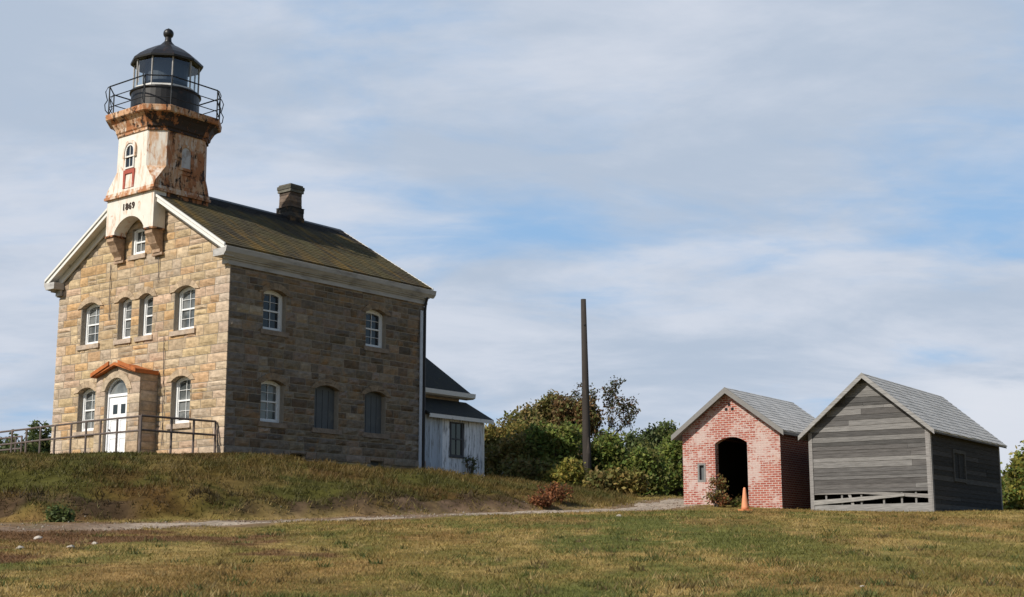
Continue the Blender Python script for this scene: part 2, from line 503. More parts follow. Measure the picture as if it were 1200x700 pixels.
# whitewashed brick
m, t, b = new_mat('whitewashed_brick', .92, .15)
co = obj_co(t); x, y, z = t.xyz(co)
bt = t.node('ShaderNodeTexBrick', offset=.5)
t.put(bt.inputs['Vector'], t.comb(t.math('ADD', x, y), z, 0.0))
for k, v in (('Scale', 1.0), ('Brick Width', .225), ('Row Height', .078), ('Mortar Size', .011), ('Mortar Smooth', .25), ('Bias', -.1)):
    bt.inputs[k].default_value = v
bt.inputs['Color1'].default_value = (.27, .07, .052, 1); bt.inputs['Color2'].default_value = (.38, .125, .092, 1); bt.inputs['Mortar'].default_value = (.50, .44, .40, 1)
p1 = t.noise(co, 3.6, 9, .72, .5); p2 = t.noise(t.mapping(co, scale=(3, 3, 9), loc=(2, 7, 4)), 1.9, 6, .65); p3 = t.noise(t.mapping(co, loc=(9, 9, 1)), .8, 4, .5)
pk = t.math('ADD', t.math('ADD', t.math('MULTIPLY', p1, .55), t.math('MULTIPLY', p2, .45)), t.math('MULTIPLY', t.math('SUBTRACT', p3, .5), .5))
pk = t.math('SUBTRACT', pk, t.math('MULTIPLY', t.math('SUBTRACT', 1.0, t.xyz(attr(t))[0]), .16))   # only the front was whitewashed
c = t.mix(t.math('MULTIPLY', t.step(pk, .47, .56), .78), bt.outputs['Color'], (.50, .41, .38))
p4 = t.noise(t.mapping(co, loc=(5, 1, 8)), 1.1, 5, .6)
c = t.mix(t.math('MULTIPLY', t.step(p4, .62, .74), .4), c, (.42, .17, .08))
c = t.mix(1.0, c, t.mix(t.xyz(attr(t))[0], (.5, .47, .46), (1, 1, 1)), 'MULTIPLY')          # the unwashed walls are bare brick with shade darkening painted in
t.l.new(c, b.inputs['Base Color'])
bump(t, b, t.math('ADD', t.math('MULTIPLY', bt.outputs['Fac'], -.7), t.math('MULTIPLY', p1, .4)), .5, .015)
M['brick'] = m
M['grey_wood'] = m_plain('grey_wood_trim', (.20, .195, .19), .9, .3, 3, stretch=(5, 5, 5))
M['old_frame'] = m_plain('aged_dark_frame', (.085, .088, .095), .8, .3, 4)
M['inner_shade'] = m_plain('inner_shade_lining', (.022, .019, .017), .95, .4, 3)  # near-black colour standing in for the shade inside the brick shed
M['pole'] = m_plain('creosote_wood', (.040, .034, .030), .9, .35, 2, dirt=(.13, .10, .085), dirt_amt=.25, stretch=(9, 9, .6), bs=.5)
M['cone'] = m_plain('orange_plastic', (.66, .27, .14), .6, .12, 4, dirt=(.60, .38, .27), dirt_amt=.5)
M['cone_base'] = m_plain('faded_orange_rubber', (.62, .24, .10), .7, .2, 4)
M['earth'] = m_plain('bare_earth_floor', (.06, .048, .036), .95, .4, 5)
M['rock'] = m_plain('pale_fieldstone', (.42, .38, .33), .9, .25, 5, bs=.5)
M['bark'] = m_plain('grey_bark', (.075, .062, .05), .95, .4, 6, stretch=(3, 3, .8), bs=.5)


def m_leaf(name, trans=.25):
    m, t, b = new_mat(name, .6, .25)
    a = attr(t)
    t.l.new(a, b.inputs['Base Color'])
    tl = t.node('ShaderNodeBsdfTranslucent'); t.put(tl.inputs[0], a)
    mx = t.node('ShaderNodeMixShader'); mx.inputs[0].default_value = trans
    t.l.new(b.outputs[0], mx.inputs[1]); t.l.new(tl.outputs[0], mx.inputs[2])
    t.l.new(mx.outputs[0], t.n['Material Output'].inputs[0])
    return m


M['leaf'] = m_leaf('leaf', .42)
M['grass'] = m_leaf('grass_blade', .3)
M['soil'] = m_attr('soil_and_thatch', .97, 2.6, .55, 1.35, (1, 1, 1), .6, .06, .08, 9)
M['gravel'] = m_attr('gravel', .95, 7.0, .6, 1.35, (1, 1, 1), .6, .04, .12, 9)

# ------------------------------------------------------------------ ground colour fields (what grows where)
LAWN = np.array([(.142, .150, .038), (.255, .192, .058), (.48, .335, .13), (.29, .145, .058)])
MOUND = np.array([(.088, .084, .020), (.125, .088, .024), (.20, .135, .048), (.115, .055, .020)])


def cover_cols(x, y, t, pd, rnd):
    """colour of the sward at world x, y; rnd adds blade to blade scatter"""
    n = len(x)
    a = fbm(x, y * .45, .20, 21); b_ = fbm(x, y * .40, .75, 25); c_ = fbm(x, y * .5, 1.9, 31)
    g = sstep(a * .5 + b_ * .3 + c_ * .2 + rnd * .16, .42, .58)
    straw = sstep(b_ * .5 + c_ * .5 + rnd * .3, .50, .66)
    brown = sstep(fbm(x, y * .4, .45, 41) + rnd * .2, .56, .68)
    right = sstep(x / np.maximum(y, 1), .12, .34) * .5
    L = LAWN[0] * (1 - g)[:, None] + LAWN[1] * g[:, None]
    L = L * (1 - right)[:, None] + LAWN[1] * right[:, None]
    L = L * (1 - .62 * straw)[:, None] + LAWN[2] * (.62 * straw)[:, None]
    L = L * (1 - .38 * brown)[:, None] + LAWN[3] * (.38 * brown)[:, None]
    mg = sstep(fbm(x, y, .30, 51) + rnd * .25, .42, .62); mo = sstep(fbm(x, y, .6, 55) + rnd * .3, .55, .72); mr = sstep(fbm(x, y, .25, 61) + rnd * .2, .55, .68)
    D = MOUND[0] * (1 - mg)[:, None] + MOUND[1] * mg[:, None]
    D = D * (1 - .6 * mo)[:, None] + MOUND[2] * (.6 * mo)[:, None]
    D = D * (1 - .6 * mr)[:, None] + MOUND[3] * (.6 * mr)[:, None]
    mm = sstep(t, .0, .05)[:, None]
    # rough brown ground in the near left corner, with old rubble
    rough = (sstep(fbm(x, y, .5, 71) * 5 + np.hypot((x + 10.6) / 2.7, (y - 26.5) / 5.0) * 1.0, 4.3, 3.6))[:, None]
    L = L * (1 - rough * .85) + np.array((.165, .082, .042)) * rough * .85
    return L * (1 - mm) + D * mm


def soil_cols(x, y, t, pd):
    s = cover_cols(x, y, t, pd, np.zeros(len(x))) * .8
    # bare earth on the cut bank at the mound's foot
    band = sstep(t, .01, .03) * (1 - sstep(t, .08, .13)) * sstep(fbm(x, y, .7, 81), .36, .55) * sstep(x, 3, -1)
    e = np.array((.064, .041, .026)) * (.6 + .8 * fbm(x, y, 3.0, 87))[:, None]
    s = s * (1 - .85 * band)[:, None] + e * (.85 * band)[:, None]
    nb = (1 - sstep(pd + (fbm(x, y, .8, 83) - .5) * 1.6, 1.0, 2.3)) * .8
    return s * (1 - nb)[:, None] + np.array((.19, .125, .085)) * nb[:, None]


def axis_vals(lo, hi, st, far_lo, far_hi):
    v = list(np.arange(lo, hi + 1e-6, st)); s = st
    while v[-1] < far_hi: s *= 1.25; v.append(v[-1] + s)
    s = st
    while v[0] > far_lo: s *= 1.25; v.insert(0, v[0] - s)
    return np.array(v)


gxs = axis_vals(-30, 25, .22, -1600, 1600); gys = axis_vals(10, 64, .22, -110, 1650)
GX, GY = np.meshgrid(gxs, gys)
gx, gy = GX.ravel(), GY.ravel()
h, tt, pd = ground(gx, gy, True)
nx, ny = len(gxs), len(gys)
idx = np.arange(nx * ny).reshape(ny, nx)
F = np.stack([idx[:-1, :-1], idx[:-1, 1:], idx[1:, 1:], idx[1:, :-1]], -1).reshape(-1, 4)
g_ob = mesh_np('ground', np.stack([gx, gy, h], 1), F, soil_cols(gx, gy, tt, pd), M['soil'], smooth=True)
tag(g_ob, kind='structure')

# the track: a strip on the ground, its edges dipping under the sward
pts = []
for i in range(len(PATH) - 1):
    for k in np.arange(0, 1, 1 / max(2, int(math.dist(PATH[i], PATH[i + 1]) / .2))):
        pts.append((PATH[i][0] + (PATH[i + 1][0] - PATH[i][0]) * k, PATH[i][1] + (PATH[i + 1][1] - PATH[i][1]) * k, PWID[i] + (PWID[i + 1] - PWID[i]) * k))
pts = np.array(pts)
for _ in range(12):
    pts[1:-1] = (pts[:-2] + 2 * pts[1:-1] + pts[2:]) / 4
tg = np.gradient(pts[:, :2], axis=0); tg /= np.linalg.norm(tg, axis=1)[:, None]
nr = np.stack([-tg[:, 1], tg[:, 0]], 1)
K = 13
S = np.linspace(-1.25, 1.25, K)
wob = 1 + (fbm(pts[:, 0], pts[:, 1], .8, 3, 3) - .5) * 1.1
PX = pts[:, 0:1] + nr[:, 0:1] * S[None] * (pts[:, 2] * wob)[:, None]; PY = pts[:, 1:2] + nr[:, 1:2] * S[None] * (pts[:, 2] * wob)[:, None]
px_, py_ = PX.ravel(), PY.ravel()
ph = ground(px_, py_)
ss = np.abs(np.tile(S, len(pts)))
ph = ph + .035 - .09 * sstep(ss, .75, 1.25) + (fbm(px_, py_, 2.2, 5) - .5) * .05
grassy = sstep(fbm(px_, py_, .6, 7), .45, .6)[:, None] * sstep(px_, -6, -11)[:, None]
pc = np.array((.345, .285, .225)) * (.62 + .76 * fbm(px_, py_, 1.3, 9))[:, None]
mud = np.maximum(sstep(fbm(px_, py_, .7, 19), .46, .60)[:, None] * sstep(px_, 3, -2)[:, None] * .8, sstep(px_, -8.0, -10.5)[:, None] * .85)
pc = pc * (1 - mud) + np.array((.165, .105, .065)) * mud
pc = pc * (1 - .6 * grassy) + np.array((.10, .095, .04)) * .6 * grassy
idx = np.arange(len(px_)).reshape(len(pts), K)
F = np.stack([idx[:-1, :-1], idx[:-1, 1:], idx[1:, 1:], idx[1:, :-1]], -1).reshape(-1, 4)
p_ob = mesh_np('path', np.stack([px_, py_, ph], 1), F, pc, M['gravel'], smooth=True)
tag(p_ob, kind='structure')


# loose gravel on the track, its verges and the foot of the cut bank
NG = 5200
X = -14 + 24 * RNG.random(NG * 6); Y = 30 + 27 * RNG.random(NG * 6)
_, kt, kp = ground(X, Y, True)
ok = ((kp < 1.5) & (RNG.random(len(X)) < .9 - .4 * kp)) | ((kt > .005) & (kt < .07) & (X < 2) & (RNG.random(len(X)) < .12))
X, Y = X[ok][:NG], Y[ok][:NG]
n = len(X)
pz = ground(X, Y) + .03 * (path_d(X, Y) < .95)
sz_ = .012 + .032 * RNG.random(n) ** 3
oct_ = np.array([(1, 0, 0), (0, 1, 0), (-1, 0, 0), (0, -1, 0), (0, 0, .7), (0, 0, -.5)])
V = np.stack([X, Y, pz], 1)[:, None, :] + oct_[None] * sz_[:, None, None] * (.6 + .8 * RNG.random((n, 6, 1)))
tri = np.array([(0, 1, 4), (1, 2, 4), (2, 3, 4), (3, 0, 4), (1, 0, 5), (2, 1, 5), (3, 2, 5), (0, 3, 5)])
F = (tri[None] + 6 * np.arange(n)[:, None, None]).reshape(-1, 3)
C = np.repeat(np.array([(.27, .235, .19), (.21, .165, .125), (.33, .29, .245), (.17, .12, .085)])[RNG.integers(0, 4, n)], 6, 0)
tag(mesh_np('gravel_stones', V.reshape(-1, 3), F, C, M['gravel']), 'loose grey and brown gravel scattered along the dirt track', 'gravel', kind='stuff')


def blades(x, y, z, hgt, wid, lean, cols):
    n = len(x)
    a = RNG.random(n) * 2 * np.pi; l = RNG.random(n) * 2 * np.pi
    dx, dy = np.cos(a) * wid / 2, np.sin(a) * wid / 2
    lx, ly = np.cos(l) * hgt * lean, np.sin(l) * hgt * lean
    V = np.empty((n, 3, 3))
    V[:, 0] = np.stack([x - dx, y - dy, z - .01], 1); V[:, 1] = np.stack([x + dx, y + dy, z - .01], 1); V[:, 2] = np.stack([x + lx, y + ly, z + hgt], 1)
    return V.reshape(-1, 3), np.arange(n * 3).reshape(n, 3), np.repeat(cols, 3, 0)


# lawn: evenly many blades per picture area, so near blades are fine and far ones coarser
NL = 400000
yy = np.linspace(12, 62, 400)
ang = (np.interp(yy, _ys, _prof) - 1.65) / yy
Y = np.where(RNG.random(NL) < .72, np.interp(RNG.random(NL) * (ang.max() + .062) - .062, ang[:340], yy[:340]), 8 + 52 * RNG.random(NL))
X = (RNG.random(NL) * 2 - 1) * (.44 * Y + 3)
h, tt, pd = ground(X, Y, True)
ok = (tt < .03 + .10 * RNG.random(NL)) & ((pd > .85 + RNG.random(NL) * .5 + 1.3 * sstep(fbm(X, Y, .8, 83), .5, .36) * sstep(X, 3, -1)) | ((RNG.random(NL) < .5) & (X < 2.5) & (fbm(X, Y, .9, 44) > .52 + np.maximum(X + 8, 0) * .006)))
# keep the sheds' floors clear
for O, ro, W_, L_ in ((G_ORG, G_ROT, 4.13, 7.9), (B_ORG, B_ROT, 3.76, 5.4)):
    c, s = math.cos(-ro), math.sin(-ro)
    lx = (X - O.x) * c - (Y - O.y) * s; ly = (X - O.x) * s + (Y - O.y) * c
    ok &= ~((lx < .02) & (lx > -W_ - .02) & (ly > -.02) & (ly < L_ + .02))
X, Y, h, tt, pd = X[ok], Y[ok], h[ok], tt[ok], pd[ok]
rn = RNG.random(len(X)) - .5
cl = cover_cols(X, Y, tt, pd, rn) * (.62 + .62 * RNG.random(len(X)) + .35 * (fbm(X, Y * .5, 2.6, 93) - .5))[:, None]
k = Y / 20
tall = (.018 + .032 * RNG.random(len(X)) ** 2) * (.35 + 1.5 * fbm(X, Y * .6, 1.3, 90))
NCL = 480
kx = np.interp(RNG.random(NCL) * (ang.max() + .062) - .062, ang[:340], yy[:340]); kxx = (RNG.random(NCL) * 2 - 1) * .42 * kx
_, kt, kp = ground(kxx, kx, True)
ck = (kt < .02) & (kp > 1.3); kx, kxx = kx[ck], kxx[ck]
qX = np.repeat(kxx, 26) + RNG.normal(0, .075, len(kxx) * 26); qY = np.repeat(kx, 26) + RNG.normal(0, .075, len(kx) * 26)
qk = np.repeat(RNG.integers(0, 4, len(kx)), 26)
qc = np.array([(.085, .105, .030), (.105, .115, .034), (.30, .225, .095), (.13, .095, .04)])[qk] * (.7 + .6 * RNG.random(len(qX)))[:, None]
for O, ro, W_, L_ in ((G_ORG, G_ROT, 4.13, 7.9), (B_ORG, B_ROT, 3.76, 5.4)):
    c, s = math.cos(-ro), math.sin(-ro)
    lx = (qX - O.x) * c - (qY - O.y) * s; ly = (qX - O.x) * s + (qY - O.y) * c
    o_ = ~((lx < .05) & (lx > -W_ - .05) & (ly > -.05) & (ly < L_ + .05)); qX, qY, qc = qX[o_], qY[o_], qc[o_]
qh = ground(qX, qY)
V2, F2, C2 = blades(qX, qY, qh, (.04 + .08 * RNG.random(len(qX)) ** 1.5), .012 + .010 * qY / 20, .8, qc)
V, F, C = blades(X, Y, h, tall * np.maximum(.8, k ** .5), .012 * k + .005, 1.1, cl)
V, F, C = np.concatenate([V, V2]), np.concatenate([F, F2 + len(V)]), np.concatenate([C, C2])
tag(mesh_np('lawn_grass', V, F, C, M['grass']), 'short mown lawn of mottled green and straw grass in the foreground', 'grass', kind='stuff')

# mound: rough tufts
NT_ = 27000
X = -34 + 41 * RNG.random(NT_); Y = 31 + 36 * RNG.random(NT_)
h, tt, pd = ground(X, Y, True)
c, s = math.cos(-H_ROT), math.sin(-H_ROT)
lx = (X - H_ORG.x) * c - (Y - H_ORG.y) * s; ly = (X - H_ORG.x) * s + (Y - H_ORG.y) * c
inhouse = (lx < .1) & (lx > -10.1) & (ly > -.9) & (ly < 14)
bandk = (tt > .02) & (tt < .085) & (fbm(X, Y, .7, 81) > .47) & (X < 2)
ok = (tt > .015) & ~inhouse & (np.abs(X) < .42 * Y) & (~bandk | (RNG.random(NT_) < .6)) & (pd > 1.05)
X, Y, tt, pd = X[ok], Y[ok], tt[ok], pd[ok]
per = 15
tX = np.repeat(X, per) + RNG.normal(0, .13, len(X) * per); tY = np.repeat(Y, per) + RNG.normal(0, .13, len(X) * per)
hh_ = ground(tX, tY)
rn = np.repeat(RNG.random(len(X)) - .5, per) * .8 + (RNG.random(len(tX)) - .5) * .4
cl = cover_cols(tX, tY, np.repeat(tt, per), np.repeat(pd, per), rn) * (.7 + .6 * RNG.random(len(tX)))[:, None]
bt_ = np.repeat(tt, per); dk_ = (sstep(bt_, .035, .07) * (1 - sstep(bt_, .12, .17)) * sstep(fbm(tX, tY, .9, 97), .42, .56) * sstep(tX, 1, -2))[:, None]
cl = cl * (1 - .8 * dk_) + np.array((.034, .022, .012)) * .8 * dk_
tuft = np.repeat(.05 + .18 * RNG.random(len(X)) ** 2.2, per) * (1 - .72 * sstep(np.repeat(tt, per), .55, .9))
V, F, C = blades(tX, tY, hh_, tuft * (.6 + .6 * RNG.random(len(tX))), .022 + .012 * RNG.random(len(tX)), .75, cl)
tag(mesh_np('mound_grass', V, F, C, M['grass']), 'rough olive and rust brown grass covering the mound below the lighthouse', 'grass', kind='stuff')

# ------------------------------------------------------------------ masonry
STONE = [(c[0] * .97, c[1] * .965, c[2] * .95) for c in [(.46, .345, .215), (.48, .37, .235), (.44, .33, .215), (.47, .34, .245), (.47, .31, .165), (.41, .33, .25), (.49, .385, .265), (.45, .30, .18), (.39, .30, .205), (.47, .36, .215)]]


def wall_fn(ox, oy, ax, ay, nx_, ny_):
    return lambda a, z, d: (ox + ax * a + nx_ * d, oy + ay * a + ny_ * d, z)


def stones(mb, T, a0, a1, z0, z1, holes, clip=None, rnd=None, ch=(.25, .40), lw=(.38, 1.05), depth=.035, grime_shade=0.0):
    """courses of rock-faced blocks; clip(z) -> (lo, hi) limits the course for gables"""
    rnd = rnd or random
    z = z0
    while z < z1 - .06:
        hgt = rnd.uniform(*ch)
        if z + hgt > z1 - .15: hgt = z1 - z
        lo, hi = a0, a1
        if clip:
            lo, hi = clip(z + hgt * .5); lo = max(lo, a0); hi = min(hi, a1)
        if hi - lo > .1:
            spans = [(lo, hi)]
            subs = [(z, z + hgt)]
            a = lo
            while a < hi - .02:
                L = rnd.uniform(*lw)
                if a + L > hi - .25: L = hi - a
                pieces = [(a, a + L, z, z + hgt)]
                if hgt > .33 and L > .55 and rnd.random() < .28:      # two thin stones in place of one
                    m_ = z + hgt * rnd.uniform(.42, .58)
                    pieces = [(a, a + L, z, m_), (a, a + L, m_, z + hgt)]
                for pc_ in pieces:
                    parts = [pc_]
                    for (h0, h1, g0, g1) in holes:
                        nxt = []
                        for (p0, p1, q0, q1) in parts:
                            if p1 <= h0 or p0 >= h1 or q1 <= g0 or q0 >= g1:
                                nxt.append((p0, p1, q0, q1)); continue
                            if p0 < h0: nxt.append((p0, h0, q0, q1))
                            if p1 > h1: nxt.append((h1, p1, q0, q1))
                            m0, m1 = max(p0, h0), min(p1, h1)
                            if q0 < g0: nxt.append((m0, m1, q0, g0))
                            if q1 > g1: nxt.append((m0, m1, g1, q1))
                        parts = nxt
                    cb = rnd.choice(STONE); k_ = rnd.uniform(.82, 1.12)
                    if a < lo + .05 or a + L > hi - .05: cb = tuple(.5 * v + .5 * w_ for v, w_ in zip(cb, (.47, .39, .32)))    # paler dressed corner stones
                    cb = tuple(v * k_ for v in cb)
                    if grime_shade:  # shaded side wall: weathering plus shade painted into the stone colour
                        g_ = grime_shade * rnd.uniform(.7, 1.15); lum = sum(cb) / 3
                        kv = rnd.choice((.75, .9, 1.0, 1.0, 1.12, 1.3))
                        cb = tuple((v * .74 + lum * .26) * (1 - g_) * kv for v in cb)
                    for (p0, p1, q0, q1) in parts:
                        if p1 - p0 > .05 and q1 - q0 > .04:
                            block(mb, T, p0, p1, q0, q1, depth, cb, rnd)
                a += L
        z += hgt


def block(mb, T, p0, p1, q0, q1, depth, cb, rnd, gap=.014):
    p0 += gap; p1 -= gap; q0 += gap; q1 -= gap
    n = 4 if p1 - p0 > .4 else 3; m_ = 3
    e = rnd.uniform(.3, 1.0) * depth; tx = rnd.uniform(-.5, .5) * depth; tz = rnd.uniform(-.4, .6) * depth
    vs, fs = [], []
    for j in range(m_ + 1):
        for i in range(n + 1):
            s_, r_ = i / n, j / m_
            ed = i in (0, n) or j in (0, m_)
            ii = min(max(s_, .09), .91) if not ed else s_
            d_ = .010 if ed else .014 + e + tx * (s_ - .5) + tz * (r_ - .5) + rnd.uniform(-.35, .35) * depth
            vs.append(T(p0 + (p1 - p0) * ii + (0 if ed else rnd.uniform(-.015, .015)), q0 + (q1 - q0) * (r_ if ed else min(max(r_, .2), .8)), d_))
    W1 = n + 1
    for j in range(m_):
        for i in range(n):
            fs.append((j * W1 + i, j * W1 + i + 1, (j + 1) * W1 + i + 1, (j + 1) * W1 + i))
    o = len(vs)
    cs = [(p0, q0), (p1, q0), (p1, q1), (p0, q1)]
    vs += [T(a, z, -.03) for a, z in cs]
    cn = [0, n, (m_ + 1) * W1 - 1, m_ * W1]
    fs += [tuple([o, o + 1] + list(range(n, -1, -1))),
           tuple([o + 1, o + 2] + [j * W1 + n for j in range(m_, -1, -1)]),
           tuple([o + 2, o + 3] + [m_ * W1 + i for i in range(0, n + 1)]),
           tuple([o + 3, o] + [j * W1 for j in range(0, m_ + 1)])]
    mb.add(vs, fs, cb)


def shell(mb, T, a0, a1, z0, z1, holes, th, gable=None, col=None):
    """a wall sheet with openings: outer face, inner face and reveals. gable = (apex a, apex z)"""
    A = sorted({a0, a1, *[h_[0] for h_ in holes], *[h_[1] for h_ in holes]}); Z = sorted({z0, z1, *[h_[2] for h_ in holes if h_[2] > z0], *[h_[3] for h_ in holes]})
    Z = [z_ for z_ in Z if z0 <= z_ <= z1]
    for i in range(len(A) - 1):
        for j in range(len(Z) - 1):
            ca, cz = (A[i] + A[i + 1]) / 2, (Z[j] + Z[j + 1]) / 2
            if any(h_[0] < ca < h_[1] and h_[2] < cz < h_[3] for h_ in holes): continue
            for d_ in (0, -th):
                mb.add([T(A[i], Z[j], d_), T(A[i + 1], Z[j], d_), T(A[i + 1], Z[j + 1], d_), T(A[i], Z[j + 1], d_)], [(0, 1, 2, 3)], col)
    for (h0, h1, g0, g1) in holes:
        for (p, q) in (((h0, g0), (h0, g1)), ((h1, g0), (h1, g1)), ((h0, g0), (h1, g0)), ((h0, g1), (h1, g1))):
            if g0 < z0 and p[1] == q[1] == g0: continue
            p = (p[0], max(p[1], z0)); q = (q[0], max(q[1], z0))
            mb.add([T(*p, 0), T(*q, 0), T(*q, -th), T(*p, -th)], [(0, 1, 2, 3)], col)
    if gable:
        gl = lambda z: a0 + (gable[0] - a0) * (z - z1) / (gable[1] - z1)
        gr_ = lambda z: a1 + (gable[0] - a1) * (z - z1) / (gable[1] - z1)
        gh = [h_ for h_ in holes if h_[2] >= z1]
        for d_ in (0, -th):
            q4 = lambda *p: mb.add([T(a, z, d_) for a, z in p], [tuple(range(len(p)))], col)
            if gh:
                h0, h1, g0, g1 = gh[0]
                q4((a0, z1), (a1, z1), (gr_(g0), g0), (gl(g0), g0)); q4((gl(g0), g0), (h0, g0), (h0, g1), (gl(g1), g1)); q4((h1, g0), (gr_(g0), g0), (gr_(g1), g1), (h1, g1)); q4((gl(g1), g1), (gr_(g1), g1), gable)
            else:
                q4((a0, z1), (a1, z1), gable)


def arch(a0, a1, zs, rise, n=10):
    """points of a segmental arch from a0 to a1 (springing height zs)"""
    w_ = (a1 - a0) / 2; r = (w_ * w_ + rise * rise) / (2 * rise); c_ = (a0 + a1) / 2
    th = math.asin(min(1, w_ / r))
    if rise > w_: th = math.pi - th
    return [(c_ + r * math.sin(-th + 2 * th * k / n), zs + rise - r + r * math.cos(-th + 2 * th * k / n)) for k in range(n + 1)]


def window(par, T, a0, a1, z0, z1, rise, cols=2, rows=2, inset=.23, glass='glass', boarded=False, stone=True, sill=True, rnd=None, sill_ext=.13, sash_mid=.5, label=None, tone=1.0):
    """one sash window (or boarded opening) in a wall frame T; z1 is the crown of the arch"""
    rnd = rnd or random
    zs = z1 - rise
    n = 10
    outl = [(a0, z0), (a1, z0)] + arch(a0, a1, zs, rise, n)[::-1]
    fw = .095
    inn = [(a0 + fw, z0 + fw), (a1 - fw, z0 + fw)] + arch(a0 + fw, a1 - fw, zs - .01, max(rise - .045, .03), n)[::-1]
    if boarded:
        mb = MB().prism(outl, T, -inset, -inset - .05)
        ob = mb.build('window_board', M['grey_board'], par)
        mb = MB()
        for k in range(1, 4):
            a_ = a0 + (a1 - a0) * k / 4
            mb.prism([(a_ - .008, z0 + .02), (a_ + .008, z0 + .02), (a_ + .008, zs), (a_ - .008, zs)], T, -inset + .004, -inset - .02)
        mb.build('board_seam', M['dark'], ob)
    else:
        ob = MB().ring(outl, inn, T, -inset + .03, -inset - .07).build('window', M['white_clean'], par)
        mb = MB()
        zm = z0 + fw + (zs + rise - 2 * fw - z0) * sash_mid
        b0, b1, c0, c1 = a0 + fw, a1 - fw, z0 + fw, z1 - fw
        bar = lambda x0, x1, y0, y1, d0=-inset - .0, d1=-inset - .05: mb.prism([(x0, y0), (x1, y0), (x1, y1), (x0, y1)], T, d0, d1)
        bar(b0, b1, zm - .028, zm + .028)
        bar(b0, b1, c0, c0 + .05); bar(b0, b0 + .04, c0 + .05, zm - .028, -inset - .004); bar(b1 - .04, b1, c0 + .05, zm - .028, -inset - .004)
        bar(b0, b0 + .035, zm + .028, zs - .02, -inset - .012); bar(b1 - .035, b1, zm + .028, zs - .02, -inset - .012)
        if rise > .05:
            mb.ring([(b0, zs - .03), (b1, zs - .03)] + arch(b0, b1, zs - .005, max(rise - .05, .03), n)[::-1],
                    [(b0 + .01, zs - .029), (b1 - .01, zs - .029)] + arch(b0 + .01, b1 - .01, zs - .05, max(rise - .08, .012), n)[::-1], T, -inset - .008, -inset - .05)
        for k in range(1, cols):
            a_ = b0 + (b1 - b0) * k / cols
            bar(a_ - .009, a_ + .009, c0 + .05, zm - .028, -inset - .016); bar(a_ - .009, a_ + .009, zm + .028, zs + rise * .6, -inset - .016)
        for k in range(1, rows):
            for (q0, q1) in ((c0 + .05, zm - .028), (zm + .028, c1 - .03)):
                z_ = q0 + (q1 - q0) * k / rows
                bar(b0 + .036, b1 - .036, z_ - .008, z_ + .008, -inset - .02)
        mb.build('sash', M['white_clean'], ob)
        pi_ = [(a0 + .03, z0 + .03), (a1 - .03, z0 + .03)] + arch(a0 + .03, a1 - .03, zs - .005, max(rise - .02, .03), n)[::-1]
        MB().prism(pi_, T, -inset - .055, -inset - .075).build('pane', M[glass], ob)
    if stone:
        mb = MB()
        oa = arch(a0 - .27, a1 + .27, zs - .02, rise + .27, 7); ia = arch(a0, a1, zs, rise, 7)
        for k in range(7):
            q = [oa[k], oa[k + 1], ia[k + 1], ia[k]]
            cx_ = sum(p[0] for p in q) / 4; cz_ = sum(p[1] for p in q) / 4
            q = [(cx_ + (p[0] - cx_) * .965, cz_ + (p[1] - cz_) * .975) for p in q]
            kk = rnd.uniform(.8, 1.12) * tone
            mb.prism(q, T, .052 + rnd.uniform(0, .012), -.16, tuple(v * kk for v in (.42, .32, .22)))
        mb.build('arch_stone', M['stone'], ob)
    if sill:
        MB().prism([(a0 - sill_ext, z0 - .17), (a1 + sill_ext, z0 - .17), (a1 + sill_ext, z0 + .002), (a0 - sill_ext, z0 + .002)], T, .085, -inset + .01, tuple(v * tone for v in (.41, .33, .26))).build('sill', M['stone'], ob)
    return ob


# ------------------------------------------------------------------ the lighthouse
LH = empty('lighthouse', H_ORG, H_ROT, 'tan stone lighthouse house with rusty white tower and black lantern on its mossy roof', 'lighthouse')
TF = wall_fn(0, 0, -1, 0, 0, -1)        # front: a = u
TS = wall_fn(0, 0, 0, 1, 1, 0)          # right side: a = v
TL = wall_fn(-10, 0, 0, 1, -1, 0)
TR = wall_fn(0, 10, -1, 0, 0, 1)
EZ, RZ, SL = 6.95, 10.30, .602
fw_ = [(1.80, 2.92, 4.42, 6.02, .17), (4.17, 4.95, 4.42, 6.0, .15), (5.42, 6.20, 4.42, 6.0, .15), (7.38, 8.50, 4.42, 6.03, .17), (1.84, 2.88, 1.12, 2.80, .17), (7.36, 8.42, 1.14, 2.79, .17)]
att = (4.80, 5.58, 7.52, 8.52, .06)
sw_ = [(1.58, 2.64, 4.42, 5.90, .15), (6.72, 7.82, 4.42, 5.90, .15), (1.60, 2.66, 1.18, 2.68, .15), (4.16, 5.36, 1.14, 2.73, .15), (6.74, 7.88, 1.14, 2.74, .15)]
vent = [(3.0, 3.75, -.1, .14), (7.05, 7.75, -.12, .10)]
rw = random.Random(31)
mb = MB()
fh = [w_[:4] for w_ in fw_] + [att[:4]]
sh = [w_[:4] for w_ in sw_] + vent
shell(mb, TF, 0, 10, -.8, EZ, fh, .5, (5, 9.93)); shell(mb, TS, 0, 10, -.8, EZ, sh, .5); shell(mb, TL, 0, 10, -.8, EZ, [], .5); shell(mb, TR, 0, 10, -.8, EZ, [], .5, (5, 9.93))
mb.build('wall', M['mortar'], LH, recalc=False)
clipF = lambda z: (-.05, 10.05) if z < EZ - .1 else ((z - 6.93) / SL, 10 - (z - 6.93) / SL)
vest_hole = (3.7, 6.1, -.5, 3.05)
mb = MB()
stones(mb, TF, -.05, 10.05, .26, 9.9, fh + [vest_hole], clipF, rw)
o = mb.build('stonework', M['stone'], LH, recalc=False)
mb = MB(); stones(mb, TS, .0, 10.0, .26, EZ - .2, sh, None, rw, (.20, .34), (.30, .85), grime_shade=.52, depth=.055); mb.build('stonework', M['stone'], LH, recalc=False)
